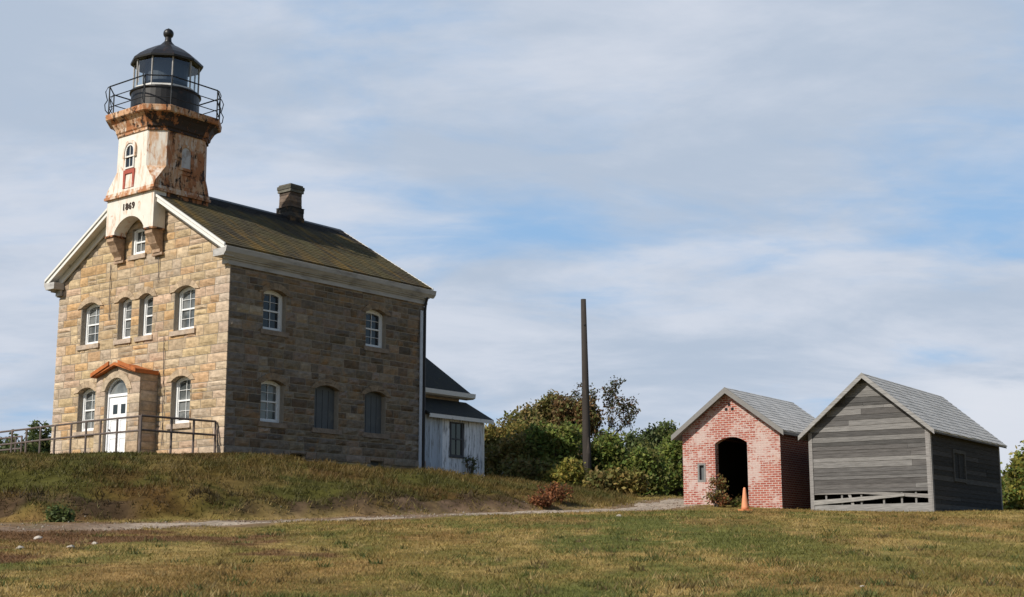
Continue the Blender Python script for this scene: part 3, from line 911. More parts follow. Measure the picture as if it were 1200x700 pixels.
mb = MB(); stones(mb, TL, .0, 10.0, .26, EZ - .2, [], None, rw); mb.build('stonework', M['stone'], LH, recalc=False)
mb = MB(); stones(mb, TR, -.05, 10.05, .26, 9.9, [], clipF, rw); mb.build('stonework', M['stone'], LH, recalc=False)
# projecting water table of longer blocks
mb = MB()
for T_, lo, hi, hs in ((TF, -.13, 10.13, [vest_hole]), (TS, 0, 10.0, vent), (TL, 0, 10.0, []), (TR, -.13, 10.13, [])):
    T2 = (lambda T0: (lambda a, z, d: T0(a, z, d + .06)))(T_)
    stones(mb, T2, lo, hi, -.78, .25, hs, None, rw, (.30, .45), (.9, 1.7), .02, grime_shade=.42 if T_ is TS else 0)
mb.build('water_table', M['stone'], LH, recalc=False)
for (a0, a1, z0, z1) in vent:
    MB().prism([(a0 + .03, z0), (a1 - .03, z0), (a1 - .03, z1), (a0 + .03, z1)], TS, -.18, -.22).build('basement_vent', M['dark'] if a0 < 5 else M['grey_board'], LH)
for i, (a0, a1, z0, z1, r_) in enumerate(fw_):
    window(LH, TF, a0, a1, z0, z1, r_, cols=1 if i in (1, 2) else 2, rows=2, rnd=rw)
window(LH, TF, att[0], att[1], att[2], att[3], att[4], cols=2, rows=1, inset=.10, rnd=rw, stone=False, glass='glass')
for i, (a0, a1, z0, z1, r_) in enumerate(sw_):
    window(LH, TS, a0, a1, z0, z1, r_, cols=2, rows=2, rnd=rw, glass='glass_dark' if i != 2 else 'glass', boarded=i > 2, tone=.62)  # side arches and sills darkened to match the painted shade of their wall

def shingles(par, mat, W_, e, zf, y0, y1, course, tab, seed, lift=.004, var=.10):
    """overlapping tabs laid in courses on both slopes of a gable roof W_ wide"""
    r_ = random.Random(seed); mb = MB()
    n = int((W_ / 2 + e) / course)
    for side in (0, 1):
        for k in range(n + 1):
            u0 = -e - .02 + k * course; u1 = min(u0 + course * 1.12, W_ / 2)
            y = y0 - .01; wv = 0
            while y < y1:
                yn = min(y + r_.uniform(.7, 1.3) * tab, y1 + .01)
                ua = u0 + r_.uniform(-.018, .018)
                X = lambda u: -u if side == 0 else -(W_ - u)
                g = r_.uniform(1 - var, 1 + var * .9)
                if r_.random() < .02: g *= .8
                lo, hi = lift + .014 + r_.uniform(0, .010), lift
                va, vb, vc, vd = (X(ua), y + .004, zf(ua) + lo), (X(ua), yn - .004, zf(ua) + lo), (X(u1), yn - .004, zf(u1) + hi), (X(u1), y + .004, zf(u1) + hi)
                mb.add([va, vb, vc, vd, (va[0], va[1], va[2] - .02), (vb[0], vb[1], vb[2] - .02)], [(0, 1, 2, 3), (0, 4, 5, 1)], (g, g, g * .99))
                y = yn
    return mb.build('shingles', mat, par, recalc=False)


# roof, soffit, rakes, cornice
ov = .27
XZ = lambda a, z, d: (-a, d, z)
lz = lambda u: RZ - SL * abs(u - 5)
chev = lambda e, off, th: [(-e, lz(-e) + off), (5, RZ + off), (10 + e, lz(10 + e) + off), (10 + e, lz(10 + e) + off - th), (5, RZ + off - th), (-e, lz(-e) + off - th)]
MB().prism(chev(ov, .0, .07), XZ, -.44, 10.13).build('roof', M['roof'], LH)
roofo = LH.children[-1]
shingles(roofo, M['roof'], 10.0, ov, lz, -.44, 10.13, .19, .30, 41)
MB().prism([(4.78, RZ - .10), (5, RZ + .035), (5.22, RZ - .10), (5.22, RZ - .135), (5, RZ), (4.78, RZ - .135)], XZ, 1.95, 10.15).build('ridge_cap', M['black_pipe'], roofo)
mb = MB()
mb.prism(chev(ov - .03, -.073, .05), XZ, -.41, -.02)
mb.build('soffit', M['white'], LH)
for s_ in (0, 1):
    for (y0, y1) in ((-.485, -.442), (10.133, 10.17)):
        f_ = (lambda a, z, d: (-a, d, z)) if s_ == 0 else (lambda a, z, d: (-(10 - a), d, z))
        mb = MB()
        q = lambda off0, off1, e, ya, yb: mb.prism([(-e, lz(-e) + off0), (5.0, RZ + off0), (5.0, RZ + off1), (-e, lz(-e) + off1)], f_, ya, yb)
        q(.012, -.24, ov, y0, y1)
        yo = y0 - .05 if y0 < 0 else y1 + .002
        q(.022, -.075, ov + .04, yo, yo + .048)
        mb.build('rake_board', M['white'], LH)
        mb = MB()
        yw = (-.11, -.056) if y0 < 0 else (10.056, 10.10)
        mb.prism([(.0, lz(0) - .14), (5, RZ - .14), (5, RZ - .44), (.0, lz(0) - .44)], f_, *yw)
        mb.build('rake_frieze', M['white'], LH)
for s_ in (0, 1):
    fx = (lambda x: x) if s_ == 0 else (lambda x: -10 - x)
    P_ = lambda a, z, d: (fx(a), d, z)
    mb = MB()
    mb.prism([(.26, 6.74), (.31, 6.80), (.36, 6.85), (.40, 7.02), (.31, 7.05), (.29, 6.99), (.19, 6.95), (.19, 6.74)], P_, -.50, 10.30)   # crown and gutter
    mb.prism([(.05, 6.70), (.23, 6.70), (.23, 6.76), (.05, 6.76)], P_, -.40, 10.09)
    mb.prism([(.055, 6.64), (.15, 6.64), (.15, 6.70), (.055, 6.70)], P_, -.34, 10.08)
    mb.prism([(.055, 6.47), (.095, 6.47), (.095, 6.638), (.055, 6.638)], P_, -.10, 10.10)
    # return on the gable
    mb.prism([(-.30, 6.72), (.27, 6.72), (.27, 6.98), (-.30, 6.98)], P_, -.505, -.06)
    mb.prism([(-.22, 6.50), (.09, 6.50), (.09, 6.715), (-.22, 6.715)], P_, -.16, -.06)
    mb.build('cornice', M['white_worn'], LH)

# chimney
mb = MB()
cx_, cy_ = -5.0, 7.25
rc = random.Random(3)
mb.col = (.10, .095, .09)
def stack(w0, d0, za, zb, crs, col):
    z_ = za
    while z_ < zb - .01:
        j = rc.uniform(-.02, .02); k = rc.uniform(.6, 1.5)
        zz = min(zb, z_ + crs)
        mb.box(cx_ - w0 / 2 - j, cx_ + w0 / 2 + j, cy_ - d0 / 2 - j, cy_ + d0 / 2 + j, z_ + .004, zz - .004, tuple(v * k for v in col))
        z_ = zz
stack(.84, .80, 9.7, 10.66, .19, (.05, .048, .046)); stack(.66, .62, 10.66, 11.30, .13, (.13, .10, .082)); stack(.76, .72, 11.30, 11.42, .12, (.13, .125, .105)); stack(.84, .80, 11.42, 11.57, .15, (.15, .145, .12)); stack(.70, .66, 11.57, 11.64, .07, (.13, .12, .10))
ch = mb.build('chimney', M['stone'], LH)

# entrance vestibule
VU0, VU1, VY, VE = 3.64, 6.14, -.80, 2.96
T_vf = wall_fn(0, VY, -1, 0, 0, -1); T_vr = wall_fn(-VU0, VY, 0, 1, 1, 0); T_vl = wall_fn(-VU1, VY, 0, 1, -1, 0)
dh = (4.32, 5.62, -.2, 2.86)
mb = MB()
shell(mb, T_vf, VU0, VU1, -.8, VE, [dh], .16, (4.89, 3.27)); shell(mb, T_vr, 0, .79, -.8, VE, [], .2); shell(mb, T_vl, 0, .79, -.8, VE, [], .2)
ves = mb.build('vestibule', M['mortar'], LH, recalc=False)
mb = MB()
clv = lambda z: (VU0 - .04, VU1 + .04) if z < VE - .05 else (VU0 + (z - VE) * 4.0, VU1 - (z - VE) * 4.0)
stones(mb, T_vf, VU0 - .04, VU1 + .04, -.6, 3.24, [dh], clv, rw, (.3, .45), (.5, .9), .02)
stones(mb, T_vr, 0, .78, -.6, VE, [], None, rw); stones(mb, T_vl, 0, .78, -.6, VE, [], None, rw)
mb.build('vestibule_stonework', M['stone'], ves, recalc=False)
mb = MB()
ia = arch(dh[0], dh[1], 2.42, .44, 9); oa = arch(dh[0] - .28, dh[1] + .28, 2.40, .70, 9)
for k in range(9):
    q = [oa[k], oa[k + 1], ia[k + 1], ia[k]]
    kk = rw.uniform(.88, 1.1); mb.prism(q, T_vf, .045, -.155, tuple(v * kk for v in (.45, .36, .26)))
mb.build('door_arch', M['stone'], ves)
mb = MB()
pe = lambda off, th: [(VU0 - .03, VE + off), (4.89, 3.33 + off), (VU1 + .03, VE + off), (VU1 + .03, VE + off - th), (4.89, 3.33 + off - th), (VU0 - .03, VE + off - th)]
mb.prism(pe(.06, .10), XZ, VY - .22, -.06)
mb.build('vestibule_roof', M['rust_metal'], ves)
for s_ in (0, 1):
    e0, e1 = (VU0 - .07, 4.62) if s_ == 0 else (VU1 + .07, 5.16)
    mb = MB().prism([(e0, VE - .02), (e1, 3.30), (e1, 3.44), (e0, VE + .12)], XZ, VY - .27, VY - .222)
    x_ = -VU0 + .031 if s_ == 0 else -VU1 - .081
    mb.box(x_, x_ + .05, VY - .222, -.06, VE - .04, VE + .1)
    mb.build('rusted_gutter', M['rust_metal'], ves)
# door with fanlight
di = VY + .16
D_ = lambda a, z, d: (-a, di - d, z)
mb = MB()
mb.ring([(dh[0], -.1), (dh[1], -.1)] + arch(dh[0], dh[1], 2.42, .44, 10)[::-1], [(dh[0] + .07, -.06), (dh[1] - .07, -.06)] + arch(dh[0] + .07, dh[1] - .07, 2.42, .37, 10)[::-1], D_, .05, -.05)
mb.prism([(dh[0] + .07, 2.20), (dh[1] - .07, 2.20), (dh[1] - .07, 2.30), (dh[0] + .07, 2.30)], D_, .045, -.05)
fr = mb.build('door_frame', M['door'], LH)
MB().prism([(dh[0] + .071, 2.30), (dh[1] - .071, 2.30)] + arch(dh[0] + .071, dh[1] - .071, 2.42, .36, 10)[::-1], D_, -.01, -.03).build('fanlight', M['glass'], fr)
mb = MB()
a0, a1 = dh[0] + .075, dh[1] - .075
mb.prism([(a0, 0), (a1, 0), (a1, 2.195), (a0, 2.195)], D_, .0, -.045)
for (p0, p1, q0, q1) in ((.08, .5, .15, .75), (.58, 1.07, .15, .75), (.08, .5, .85, 1.4), (.58, 1.07, .85, 1.4)):
    o_ = [(a0 + p0, q0), (a0 + p1, q0), (a0 + p1, q1), (a0 + p0, q1)]; i_ = [(a0 + p0 + .05, q0 + .05), (a0 + p1 - .05, q0 + .05), (a0 + p1 - .05, q1 - .05), (a0 + p0 + .05, q1 - .05)]
    mb.ring(o_, i_, D_, .018, -.01)
dr = mb.build('door', M['door'], LH)
mc = (a0 + a1) / 2
for s_ in (-1, 1):
    MB().prism([(mc + s_ * .23 - .13, 1.58), (mc + s_ * .23 + .13, 1.58), (mc + s_ * .23 + .13, 1.92), (mc + s_ * .23 - .13, 1.92)], D_, .006, -.02).build('door_pane', M['glass_dark'], dr)
MB().tube([(-(a1 - .1), di - .01, 1.02), (-(a1 - .1), di - .07, 1.02)], [.02, .035], 8).build('handle', M['brown_iron'], dr)

# the bay under the tower, with arch, corbels and date
mb = MB()
mb.col = (.30, 0, 0)
bz = 8.27
bp = [(3.60, bz), (4.15, bz)] + arch(4.15, 5.88, bz + .1, .48, 12) + [(5.88, bz), (6.40, bz), (6.40, 9.62), (3.60, 9.62)]
mb.prism(bp, XZ, -.60, -.065, (.18, 0, 0))
mb.box(-6.43, -5.90, -.63, -.07, bz - .07, bz - .002, (.75, 0, 0)); mb.box(-4.13, -3.57, -.63, -.07, bz - .07, bz - .002, (.75, 0, 0))
bay = mb.build('tower_bay', M['tower'], LH)
for (c0, c1) in ((3.66, 4.08), (5.94, 6.36)):
    mb = MB()
    mb.prism([(-.07, 8.195), (-.58, 8.195), (-.58, 8.06), (-.47, 7.93), (-.36, 7.70), (-.20, 7.52), (-.20, 7.40), (-.07, 7.40)], lambda a, z, d: (-d, a, z), c0, c1, (.36, .25, .17))
    mb.box(-c1 - .08, -c0 + .08, -.17, -.065, 7.30, 7.395, (.34, .24, .17))
    mb.build('corbel', M['stone'], bay)
cu = bpy.data.curves.new('date_numerals', 'FONT'); cu.body = '1869'; cu.size = .34; cu.align_x = 'CENTER'; cu.align_y = 'CENTER'; cu.extrude = .015; cu.offset = .006; cu.space_character = 1.12
tmp = bpy.data.objects.new('tmp', cu); COL.objects.link(tmp)
me = bpy.data.meshes.new_from_object(tmp.evaluated_get(bpy.context.evaluated_depsgraph_get()))
bpy.data.objects.remove(tmp)
me.name = 'date_numerals'; me.materials.clear(); me.materials.append(M['brown_iron'])
dn = bpy.data.objects.new('date_numerals', me); COL.objects.link(dn); dn.parent = bay
dn.location = (-5.08, -.613, 9.22); dn.rotation_euler = (R(90), 0, 0)
dn['label'] = 'brown metal numerals 1869'

# tower
TCX, TCY = -5.0, .75
def chsq(half, cut, z):
    h_, f_ = half, half - cut
    return [(TCX + x_, TCY + y_, z) for x_, y_ in ((-f_, -h_), (f_, -h_), (h_, -f_), (h_, f_), (f_, h_), (-f_, h_), (-h_, f_), (-h_, -f_))]
def chsq2(half, cf, cr, z):
    return [(TCX + x_, TCY + y_, z) for x_, y_ in ((-(half - cf), -half), (half - cf, -half), (half, -(half - cf)), (half, half - cr), (half - cr, half), (-(half - cr), half), (-half, half - cr), (-half, -(half - cf)))]
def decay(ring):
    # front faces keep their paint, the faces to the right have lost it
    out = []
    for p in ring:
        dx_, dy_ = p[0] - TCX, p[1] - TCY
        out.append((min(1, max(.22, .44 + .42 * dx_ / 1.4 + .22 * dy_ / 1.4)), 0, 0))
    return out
mb = MB()
def loft_faces(rings, base):
    """each face its own vertices so that every face carries one state of decay"""
    n = 8
    for k in range(len(rings) - 1):
        for i in range(n):
            j = (i + 1) % n
            q = [rings[k][i], rings[k][j], rings[k + 1][j], rings[k + 1][i]]
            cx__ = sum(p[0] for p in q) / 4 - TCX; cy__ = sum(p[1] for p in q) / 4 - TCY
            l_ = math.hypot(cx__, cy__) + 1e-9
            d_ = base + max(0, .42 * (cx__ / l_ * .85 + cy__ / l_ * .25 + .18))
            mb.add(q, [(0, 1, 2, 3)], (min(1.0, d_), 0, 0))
sk = [chsq2(1.42, .012, .34, 9.83), chsq2(1.41, .05, .36, 9.98), chsq2(1.395, .28, .42, 10.30), chsq(1.385, .51, 10.62)]
loft_faces(sk, .24)
sh_ = [chsq(1.385, .51, 10.62), chsq(1.375, .51, 11.98)]
loft_faces(sh_, .15)
cv_ = [chsq(1.42, .52, 11.98), chsq(1.42, .52, 12.07), chsq(1.47, .54, 12.12), chsq(1.50, .56, 12.24), chsq(1.62, .62, 12.45), chsq(1.74, .67, 12.56)]
loft_faces(cv_, .60)
loft_faces([chsq(1.375, .51, 11.982), chsq(1.42, .52, 11.978)], .5)
tw = mb.build('tower', M['tower'], LH, recalc=False)
mb = MB()
mb.box(TCX - 1.48, TCX + 1.48, -.71, 1.92, 9.622, 9.72, (.55, 0, 0)); mb.box(TCX - 1.44, TCX + 1.44, -.672, 1.88, 9.722, 9.828, (.45, 0, 0))
mb.box(TCX - 1.40, TCX + 1.40, .0, 1.86, 8.9, 9.62, (.8, 0, 0))
mb.build('tower_cornice', M['tower'], tw)
mb = MB(); mb.col = (.62, 0, 0)
mb.loft([chsq(1.78, .69, 12.565), chsq(1.82, .70, 12.60), chsq(1.84, .71, 12.79), chsq(1.80, .70, 12.82)])
dk = mb.build('gallery_deck', M['tower'], LH)
# tower window with hood and red panel
T_t = wall_fn(0, TCY - 1.383, -1, 0, 0, -1)
w0, w1 = 4.87, 5.29
wd = MB().ring([(w0 - .06, 10.66), (w1 + .06, 10.66)] + arch(w0 - .06, w1 + .06, 11.33, .27, 8)[::-1], [(w0, 10.72), (w1, 10.72)] + arch(w0, w1, 11.33, .21, 8)[::-1], T_t, .05, -.02).build('tower_window', M['white'], tw)
mb = MB().prism([(w0 + .001, 10.721), (w1 - .001, 10.721)] + arch(w0 + .001, w1 - .001, 11.33, .205, 8)[::-1], T_t, .012, -.02); mb.build('tower_window_pane', M['glass_dark'], tw)
mb = MB(); mb.prism([(w0, 11.10), (w1, 11.10), (w1, 11.16), (w0, 11.16)], T_t, .035, .0); mb.prism([(5.065, 10.72), (5.095, 10.72), (5.095, 11.5), (5.065, 11.5)], T_t, .03, .0); mb.build('tower_window_bar', M['white'], tw)
mb = MB(); mb.col = (.35, 0, 0)
mb.ring([(w0 - .17, 11.08), (w1 + .17, 11.08)] + arch(w0 - .17, w1 + .17, 11.30, .45, 8)[::-1], [(w0 - .08, 11.081), (w1 + .08, 11.081)] + arch(w0 - .08, w1 + .08, 11.30, .33, 8)[::-1], T_t, .075, -.02)
mb.build('window_hood', M['tower'], tw)
mb = MB(); mb.ring([(w0 - .12, 9.92), (w1 + .12, 9.92), (w1 + .12, 10.62), (w0 - .12, 10.62)], [(w0 + .0, 9.921), (w1 - .0, 9.921), (w1 - .0, 10.47), (w0 + .0, 10.47)], T_t, .05, -.06)
mb.build('red_panel', m_plain('faded_red_paint', (.34, .08, .055), .7, .35, 5, dirt=(.5, .4, .34), dirt_amt=.35), tw)

T_tr = wall_fn(TCX + 1.383, TCY, 0, 1, 1, 0)
n0, n1 = -.22, .22
nb_ = MB().ring([(n0 - .10, 10.60), (n1 + .10, 10.60)] + arch(n0 - .10, n1 + .10, 11.28, .32, 8)[::-1], [(n0, 10.70), (n1, 10.70)] + arch(n0, n1, 11.28, .22, 8)[::-1], T_tr, .05, -.02, (.62, 0, 0)).build('blind_niche', M['tower'], tw)
MB().prism([(n0 + .001, 10.701), (n1 - .001, 10.701)] + arch(n0 + .001, n1 - .001, 11.28, .215, 8)[::-1], T_tr, .012, -.02).build('niche_panel', M['niche'], tw)
MB().ring([(n0 - .12, 9.95), (n1 + .12, 9.95), (n1 + .12, 10.56), (n0 - .12, 10.56)], [(n0, 9.951), (n1, 9.951), (n1, 10.44), (n0, 10.44)], T_tr, .04, -.06, (.7, 0, 0)).build('niche_apron', M['tower'], tw)
# gallery railing: posts at the deck corners with bulging scrolls, three rails
deck = chsq(1.75, .68, 12.815)
gr = MB()
rail = empty('gallery_railing', (0, 0, 0)); rail.parent = LH
for i, p in enumerate(deck):
    nrm = Vector((p[0] - TCX, p[1] - TCY, 0)).normalized()
    mb = MB()
    b0 = Vector(p)
    mb.tube([b0, b0 + Vector((0, 0, 1.12))], .028, 6)
    sc = [b0 + nrm * o_ + Vector((0, 0, z_)) for o_, z_ in ((.0, .05), (.12, .18), (.15, .40), (.06, .57), (.10, .72), (.14, .90), (.06, 1.08), (0, 1.12))]
    mb.tube(sc, .02, 5)
    mb.build('rail_post', M['rail_iron'], rail)
for z_, r_ in ((1.12, .026), (.70, .018), (.30, .018)):
    mb = MB()
    for i in range(8):
        a_, b_ = Vector(deck[i]), Vector(deck[(i + 1) % 8])
        mb.tube([a_ + Vector((0, 0, z_)), b_ + Vector((0, 0, z_))], r_, 6)
    mb.build('guard_rail', M['rail_iron'], rail)

# lantern
mb = MB()
mb.lathe([(1.30, 12.822), (1.32, 12.90), (1.27, 12.96), (1.27, 13.74), (1.33, 13.77), (1.33, 13.82), (1.24, 13.85)], 40, TCX, TCY)
lan = mb.build('lantern', M['black_iron'], LH, smooth=False)
NP = 10
rot = R(9)
ctr = lambda r, k, z: (TCX + r * math.cos(2 * math.pi * k / NP + rot), TCY + r * math.sin(2 * math.pi * k / NP + rot), z)
for k in range(NP):
    MB().bar(ctr(1.21, k, 13.84), ctr(1.21, k, 15.0), .045, .045, (0, 1, .2)).build('glazing_bar', M['pale_iron'], lan)
mb = MB(); mb.lathe([(1.215, 13.852), (1.235, 13.852), (1.235, 13.93), (1.215, 13.93)], NP, TCX, TCY, rot, False); mb.build('glazing_sill', M['white'], lan)
for k in range(NP):
    a_, b_ = Vector(ctr(1.20, k, 13.86)), Vector(ctr(1.20, k + 1, 13.86))
    mb = MB().add([a_, b_, b_ + Vector((0, 0, 1.14)), a_ + Vector((0, 0, 1.14))], [(0, 1, 2, 3)])
    mid = math.degrees(2 * math.pi * (k + .5) / NP + rot) % 360
    mb.build('pane', M['lantern_glass'], lan, recalc=False)
# inside: pedestal, drawn slate blind, pale panel
MB().lathe([(.78, 14.20), (.80, 14.22), (.80, 15.02), (.1, 15.03)], 24, TCX, TCY).build('lantern_blind', M['blind'], lan)
MB().lathe([(.22, 12.83), (.22, 14.21)], 14, TCX, TCY).build('pedestal', M['black_iron'], lan)
k = int(((270 - 25) - 9) / 36)
a_, b_ = Vector(ctr(1.13, k - 0, 14.12)), Vector(ctr(1.13, k + 1, 14.12))
MB().add([a_, b_, b_ + Vector((0, 0, .86)), a_ + Vector((0, 0, .86))], [(0, 1, 2, 3)]).build('pale_panel', M['pale_panel'], lan, recalc=False)
mb = MB()
mb.lathe([(1.15, 14.99), (1.36, 14.98), (1.37, 15.05), (1.14, 15.27), (.84, 15.49), (.54, 15.67), (.30, 15.80), (.18, 15.93)], NP, TCX, TCY, rot)
mb.build('lantern_roof', M['black_iron'], lan)
mb = MB()
mb.lathe([(.19, 15.90), (.13, 16.0), (.12, 16.12)] + [(.20 * math.cos(a), 16.30 + .20 * math.sin(a)) for a in np.linspace(-1.0, 1.25, 9)] + [(.045, 16.47), (.02, 16.52)], 16, TCX, TCY)
mb.build('ventilator_ball', M['black_iron'], lan, smooth=True)

# downpipe on the rear corner and cables on the front
mb = MB(); mb.tube([(.25, 9.93, 6.72), (.16, 9.93, 6.5), (.13, 9.93, 6.2), (.13, 9.93, -.2)], .05, 8); mb.build('downpipe', M['black_pipe'], LH)
mb = MB(); mb.box(.07, .115, 9.70, 9.84, -.25, 6.2); mb.build('corner_board', M['pale_pipe'], LH)
for ps_ in ([(-6.75, -.07, 7.35), (-6.72, -.07, 6.2), (-6.66, -.07, 5.2)], [(-3.86, -.07, 7.30), (-3.85, -.07, 6.3)], [(-3.36, -.07, 4.3), (-3.30, -.07, 3.1), (-3.20, -.07, .4)]):
    MB().tube(ps_, .015, 5).build('cable', M['pipe'], LH)

# rear wing (stone, gabled) with the white lean-to
mb = MB()
mb.box(-8.8, -1.2, 10.05, 13.6, -.8, 3.25, (.33, .26, .18)); mb.add([(-1.2, 13.6, 3.25), (-8.8, 13.6, 3.25), (-5, 13.6, 5.9)], [(0, 1, 2)], (.33, .26, .18))
wing = mb.build('rear_wing', M['stone'], LH)
wl_ = lambda u: 6.15 - .69 * abs(u - 5)
MB().prism([(.75, wl_(.75)), (5, 6.15), (9.25, wl_(9.25)), (9.25, wl_(9.25) - .1), (5, 6.05), (.75, wl_(.75) - .1)], XZ, 10.12, 14.0).build('wing_roof', M['dark_roof'], wing)
for fx in (lambda x: -x, lambda x: -10 + x):
    mb = MB()
    P_ = lambda a, z, d: (fx(a), d, z)
    mb.prism([(.68, 3.10), (.80, 3.05), (1.19, 3.05), (1.19, 3.16), (.82, 3.16), (.70, 3.28), (.66, 3.28)], P_, 10.12, 14.05)
    mb.build('wing_fascia', M['white'], wing)
LT = MB()
rl = random.Random(12)
y_ = 10.12
while y_ < 13.74:
    wb = rl.uniform(.13, .19); ye = min(13.78, y_ + wb)
    bl = y_ < 11.15
    k_ = rl.uniform(.85, 1.08)
    cb = tuple(v * k_ for v in ((.50, .56, .64) if bl else (.82, .84, .88)))
    seg = [(-.5, 2.12)]
    if ye > 11.66 and y_ < 12.44: seg = [(-.5, .55), (1.92, 2.12)]
    for (za, zb) in seg:
        LT.box(-.05, .0 + rl.uniform(0, .008), y_ + .004, ye - .004, za, zb, cb)
    y_ = ye
# rear end wall follows the roof slope
x_ = 0.0
while x_ > -1.15:
    wb = rl.uniform(.13, .18)
    LT.box(x_ - wb + .004, x_ - .004, 13.74, 13.785, -.5, 2.12 - x_ * .5, tuple(v * rl.uniform(.85, 1.08) for v in (.66, .68, .72)))
    x_ -= wb
lean = LT.build('lean_to', M['siding'], LH)
lean['label'] = 'white peeling board lean-to at the rear of the lighthouse'
MB().prism([(-.34, 2.03), (1.18, 2.86), (1.18, 2.96), (-.34, 2.13)], XZ, 10.06, 14.02).build('lean_to_roof', M['dark_roof'], lean)
MB().box(.30, .345, 10.06, 14.03, 1.97, 2.12).build('lean_to_fascia', M['white'], lean)
MB().box(-.02, .022, 13.69, 13.80, -.5, 2.0).build('corner_trim', M['white'], lean)
wn = MB().ring([(11.66, .55), (12.44, .55), (12.44, 1.92), (11.66, 1.92)], [(11.72, .60), (12.38, .60), (12.38, 1.86), (11.72, 1.86)], TS, .02, -.06).build('lean_to_window', M['old_frame'], lean)
MB().prism([(11.70, .58), (12.40, .58), (12.40, 1.90), (11.70, 1.90)], TS, -.03, -.05).build('lean_to_pane', M['glass_dark'], lean)
mb = MB(); mb.prism([(11.72, 1.20), (12.38, 1.20), (12.38, 1.26), (11.72, 1.26)], TS, .0, -.028); mb.prism([(12.035, .6), (12.065, .6), (12.065, 1.86), (12.035, 1.86)], TS, -.005, -.028); mb.build('lean_to_sash', M['old_frame'], lean)
MB().box(-.02, .06, 11.60, 12.50, .47, .545).build('lean_to_sill', M['old_frame'], lean)

# ------------------------------------------------------------------ pipe railings on the mound
def railing(name, label, pts, tops, post_idx, r_=.035, mid=.55, hgt=1.02):
    e = empty(name, pts[0], 0, label, 'railing')
    o = Vector(pts[0])
    P = [Vector(p) - o for p in pts]
    for i in post_idx:
        MB().tube([P[i] + Vector((0, 0, -.45)), P[i] + Vector((0, 0, hgt))], r_ * 1.05, 7).build('post', M['pipe'], e)
    for z_ in (hgt, hgt * mid):
        mb = MB(); mb.tube([p + Vector((0, 0, z_)) for p in P], r_, 7); mb.build('rail', M['pipe'], e)
    return e


zt = 5.013
def hp(u, v, z=0.0):
    x, y = hw(u, v); return (x, y, zt + z)
railing('pipe_railing', 'brown iron pipe railing along the mound in front of the lighthouse door', [hp(u, -3.15, zz) for u, zz in ((9.6, -.10), (8.6, -.08), (7.65, -.07), (6.75, -.06), (5.9, -.04), (5.05, -.03), (4.1, -.02), (3.25, 0), (2.45, 0), (1.55, 0), (.34, 0))], None, range(11))
railing('pipe_railing', 'darker short pipe railing running back to the near corner of the stone house', [hp(.30, v, zz) for v, zz in ((-3.15, .02), (-1.93, .03), (-1.02, .04), (-.10, .05))], None, range(4), .038)
railing('pipe_railing', 'lower pipe railing behind the front one at the far left of the mound', [hp(u, -.9, zz) for u, zz in ((13.4, -.0), (12.2, .02), (11.0, .03), (10.6, .03))], None, range(4), .035)

# ------------------------------------------------------------------ brick shed
BS = empty('brick_shed', B_ORG, B_ROT, 'small gabled shed of whitewashed red brick with an open arched doorway', 'shed')
BW, BL_, BE, BR = 3.76, 5.4, 3.0, 4.36
tf = wall_fn(0, 0, -1, 0, 0, -1); ts = wall_fn(0, 0, 0, 1, 1, 0); tl = wall_fn(-BW, 0, 0, 1, -1, 0); tr = wall_fn(0, BL_, -1, 0, 0, 1)
bd = (1.24, 2.48, -.6, 2.66); bw = (2.90, 3.14, 1.14, 1.72)
mb = MB()
BT = BE - .13
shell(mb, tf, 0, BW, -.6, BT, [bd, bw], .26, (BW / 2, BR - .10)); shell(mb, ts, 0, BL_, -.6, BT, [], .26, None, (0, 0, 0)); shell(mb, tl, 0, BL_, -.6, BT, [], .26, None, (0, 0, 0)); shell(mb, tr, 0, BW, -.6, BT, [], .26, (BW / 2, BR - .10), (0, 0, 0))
# fill over the arch of the doorway
ap = arch(bd[0], bd[1], 2.42, .22, 10)
for half in (0, 1):
    q = ap[:6] + [(ap[5][0], 2.66), (bd[0], 2.66)] if half == 0 else ap[5:] + [(bd[1], 2.66), (ap[5][0], 2.66)]
    mb.prism(q, tf, -.001, -.259)
bwall = mb.build('wall', M['brick'], BS, recalc=False)
bl = BR - BE
brz = lambda u: BR - (BR - BE + .04) / (BW / 2) * abs(u - BW / 2)
bov = .26
mb = MB().prism([(-bov, brz(-bov)), (BW / 2, BR), (BW + bov, brz(BW + bov)), (BW + bov, brz(BW + bov) - .05), (BW / 2, BR - .05), (-bov, brz(-bov) - .05)], XZ, -.30, BL_ + .2)
rf = mb.build('roof', M['shed_roof'], BS)
shingles(rf, M['shed_roof'], BW, bov, brz, -.30, BL_ + .2, .16, .28, 42, var=.06)
for s_ in (0, 1):
    f_ = (lambda a, z, d: (-a, d, z)) if s_ == 0 else (lambda a, z, d: (-(BW - a), d, z))
    mb = MB()
    mb.prism([(-bov - .02, brz(-bov) + .0), (BW / 2, BR + .012), (BW / 2, BR - .20), (-bov - .02, brz(-bov) - .19)], f_, -.345, -.302)
    mb.build('rake_board', M['grey_wood'], BS)
    mb = MB(); mb.prism([(-bov, brz(-bov) - .052), (0.3, brz(.3) - .052), (.3, brz(.3) - .12), (-bov, brz(-bov) - .14)], f_, -.30, BL_ + .18)
    mb.prism([(-bov, brz(-bov) - .06), (BW / 2, BR - .06), (BW / 2, BR - .09), (-bov, brz(-bov) - .09)], f_, -.299, -.01)
    mb.build('eave_board', M['grey_wood'], BS)
MB().prism([(bw[0], bw[2]), (bw[1], bw[2]), (bw[1], bw[3]), (bw[0], bw[3])], tf, -.10, -.14).build('window_board', M['grey_board'], BS)
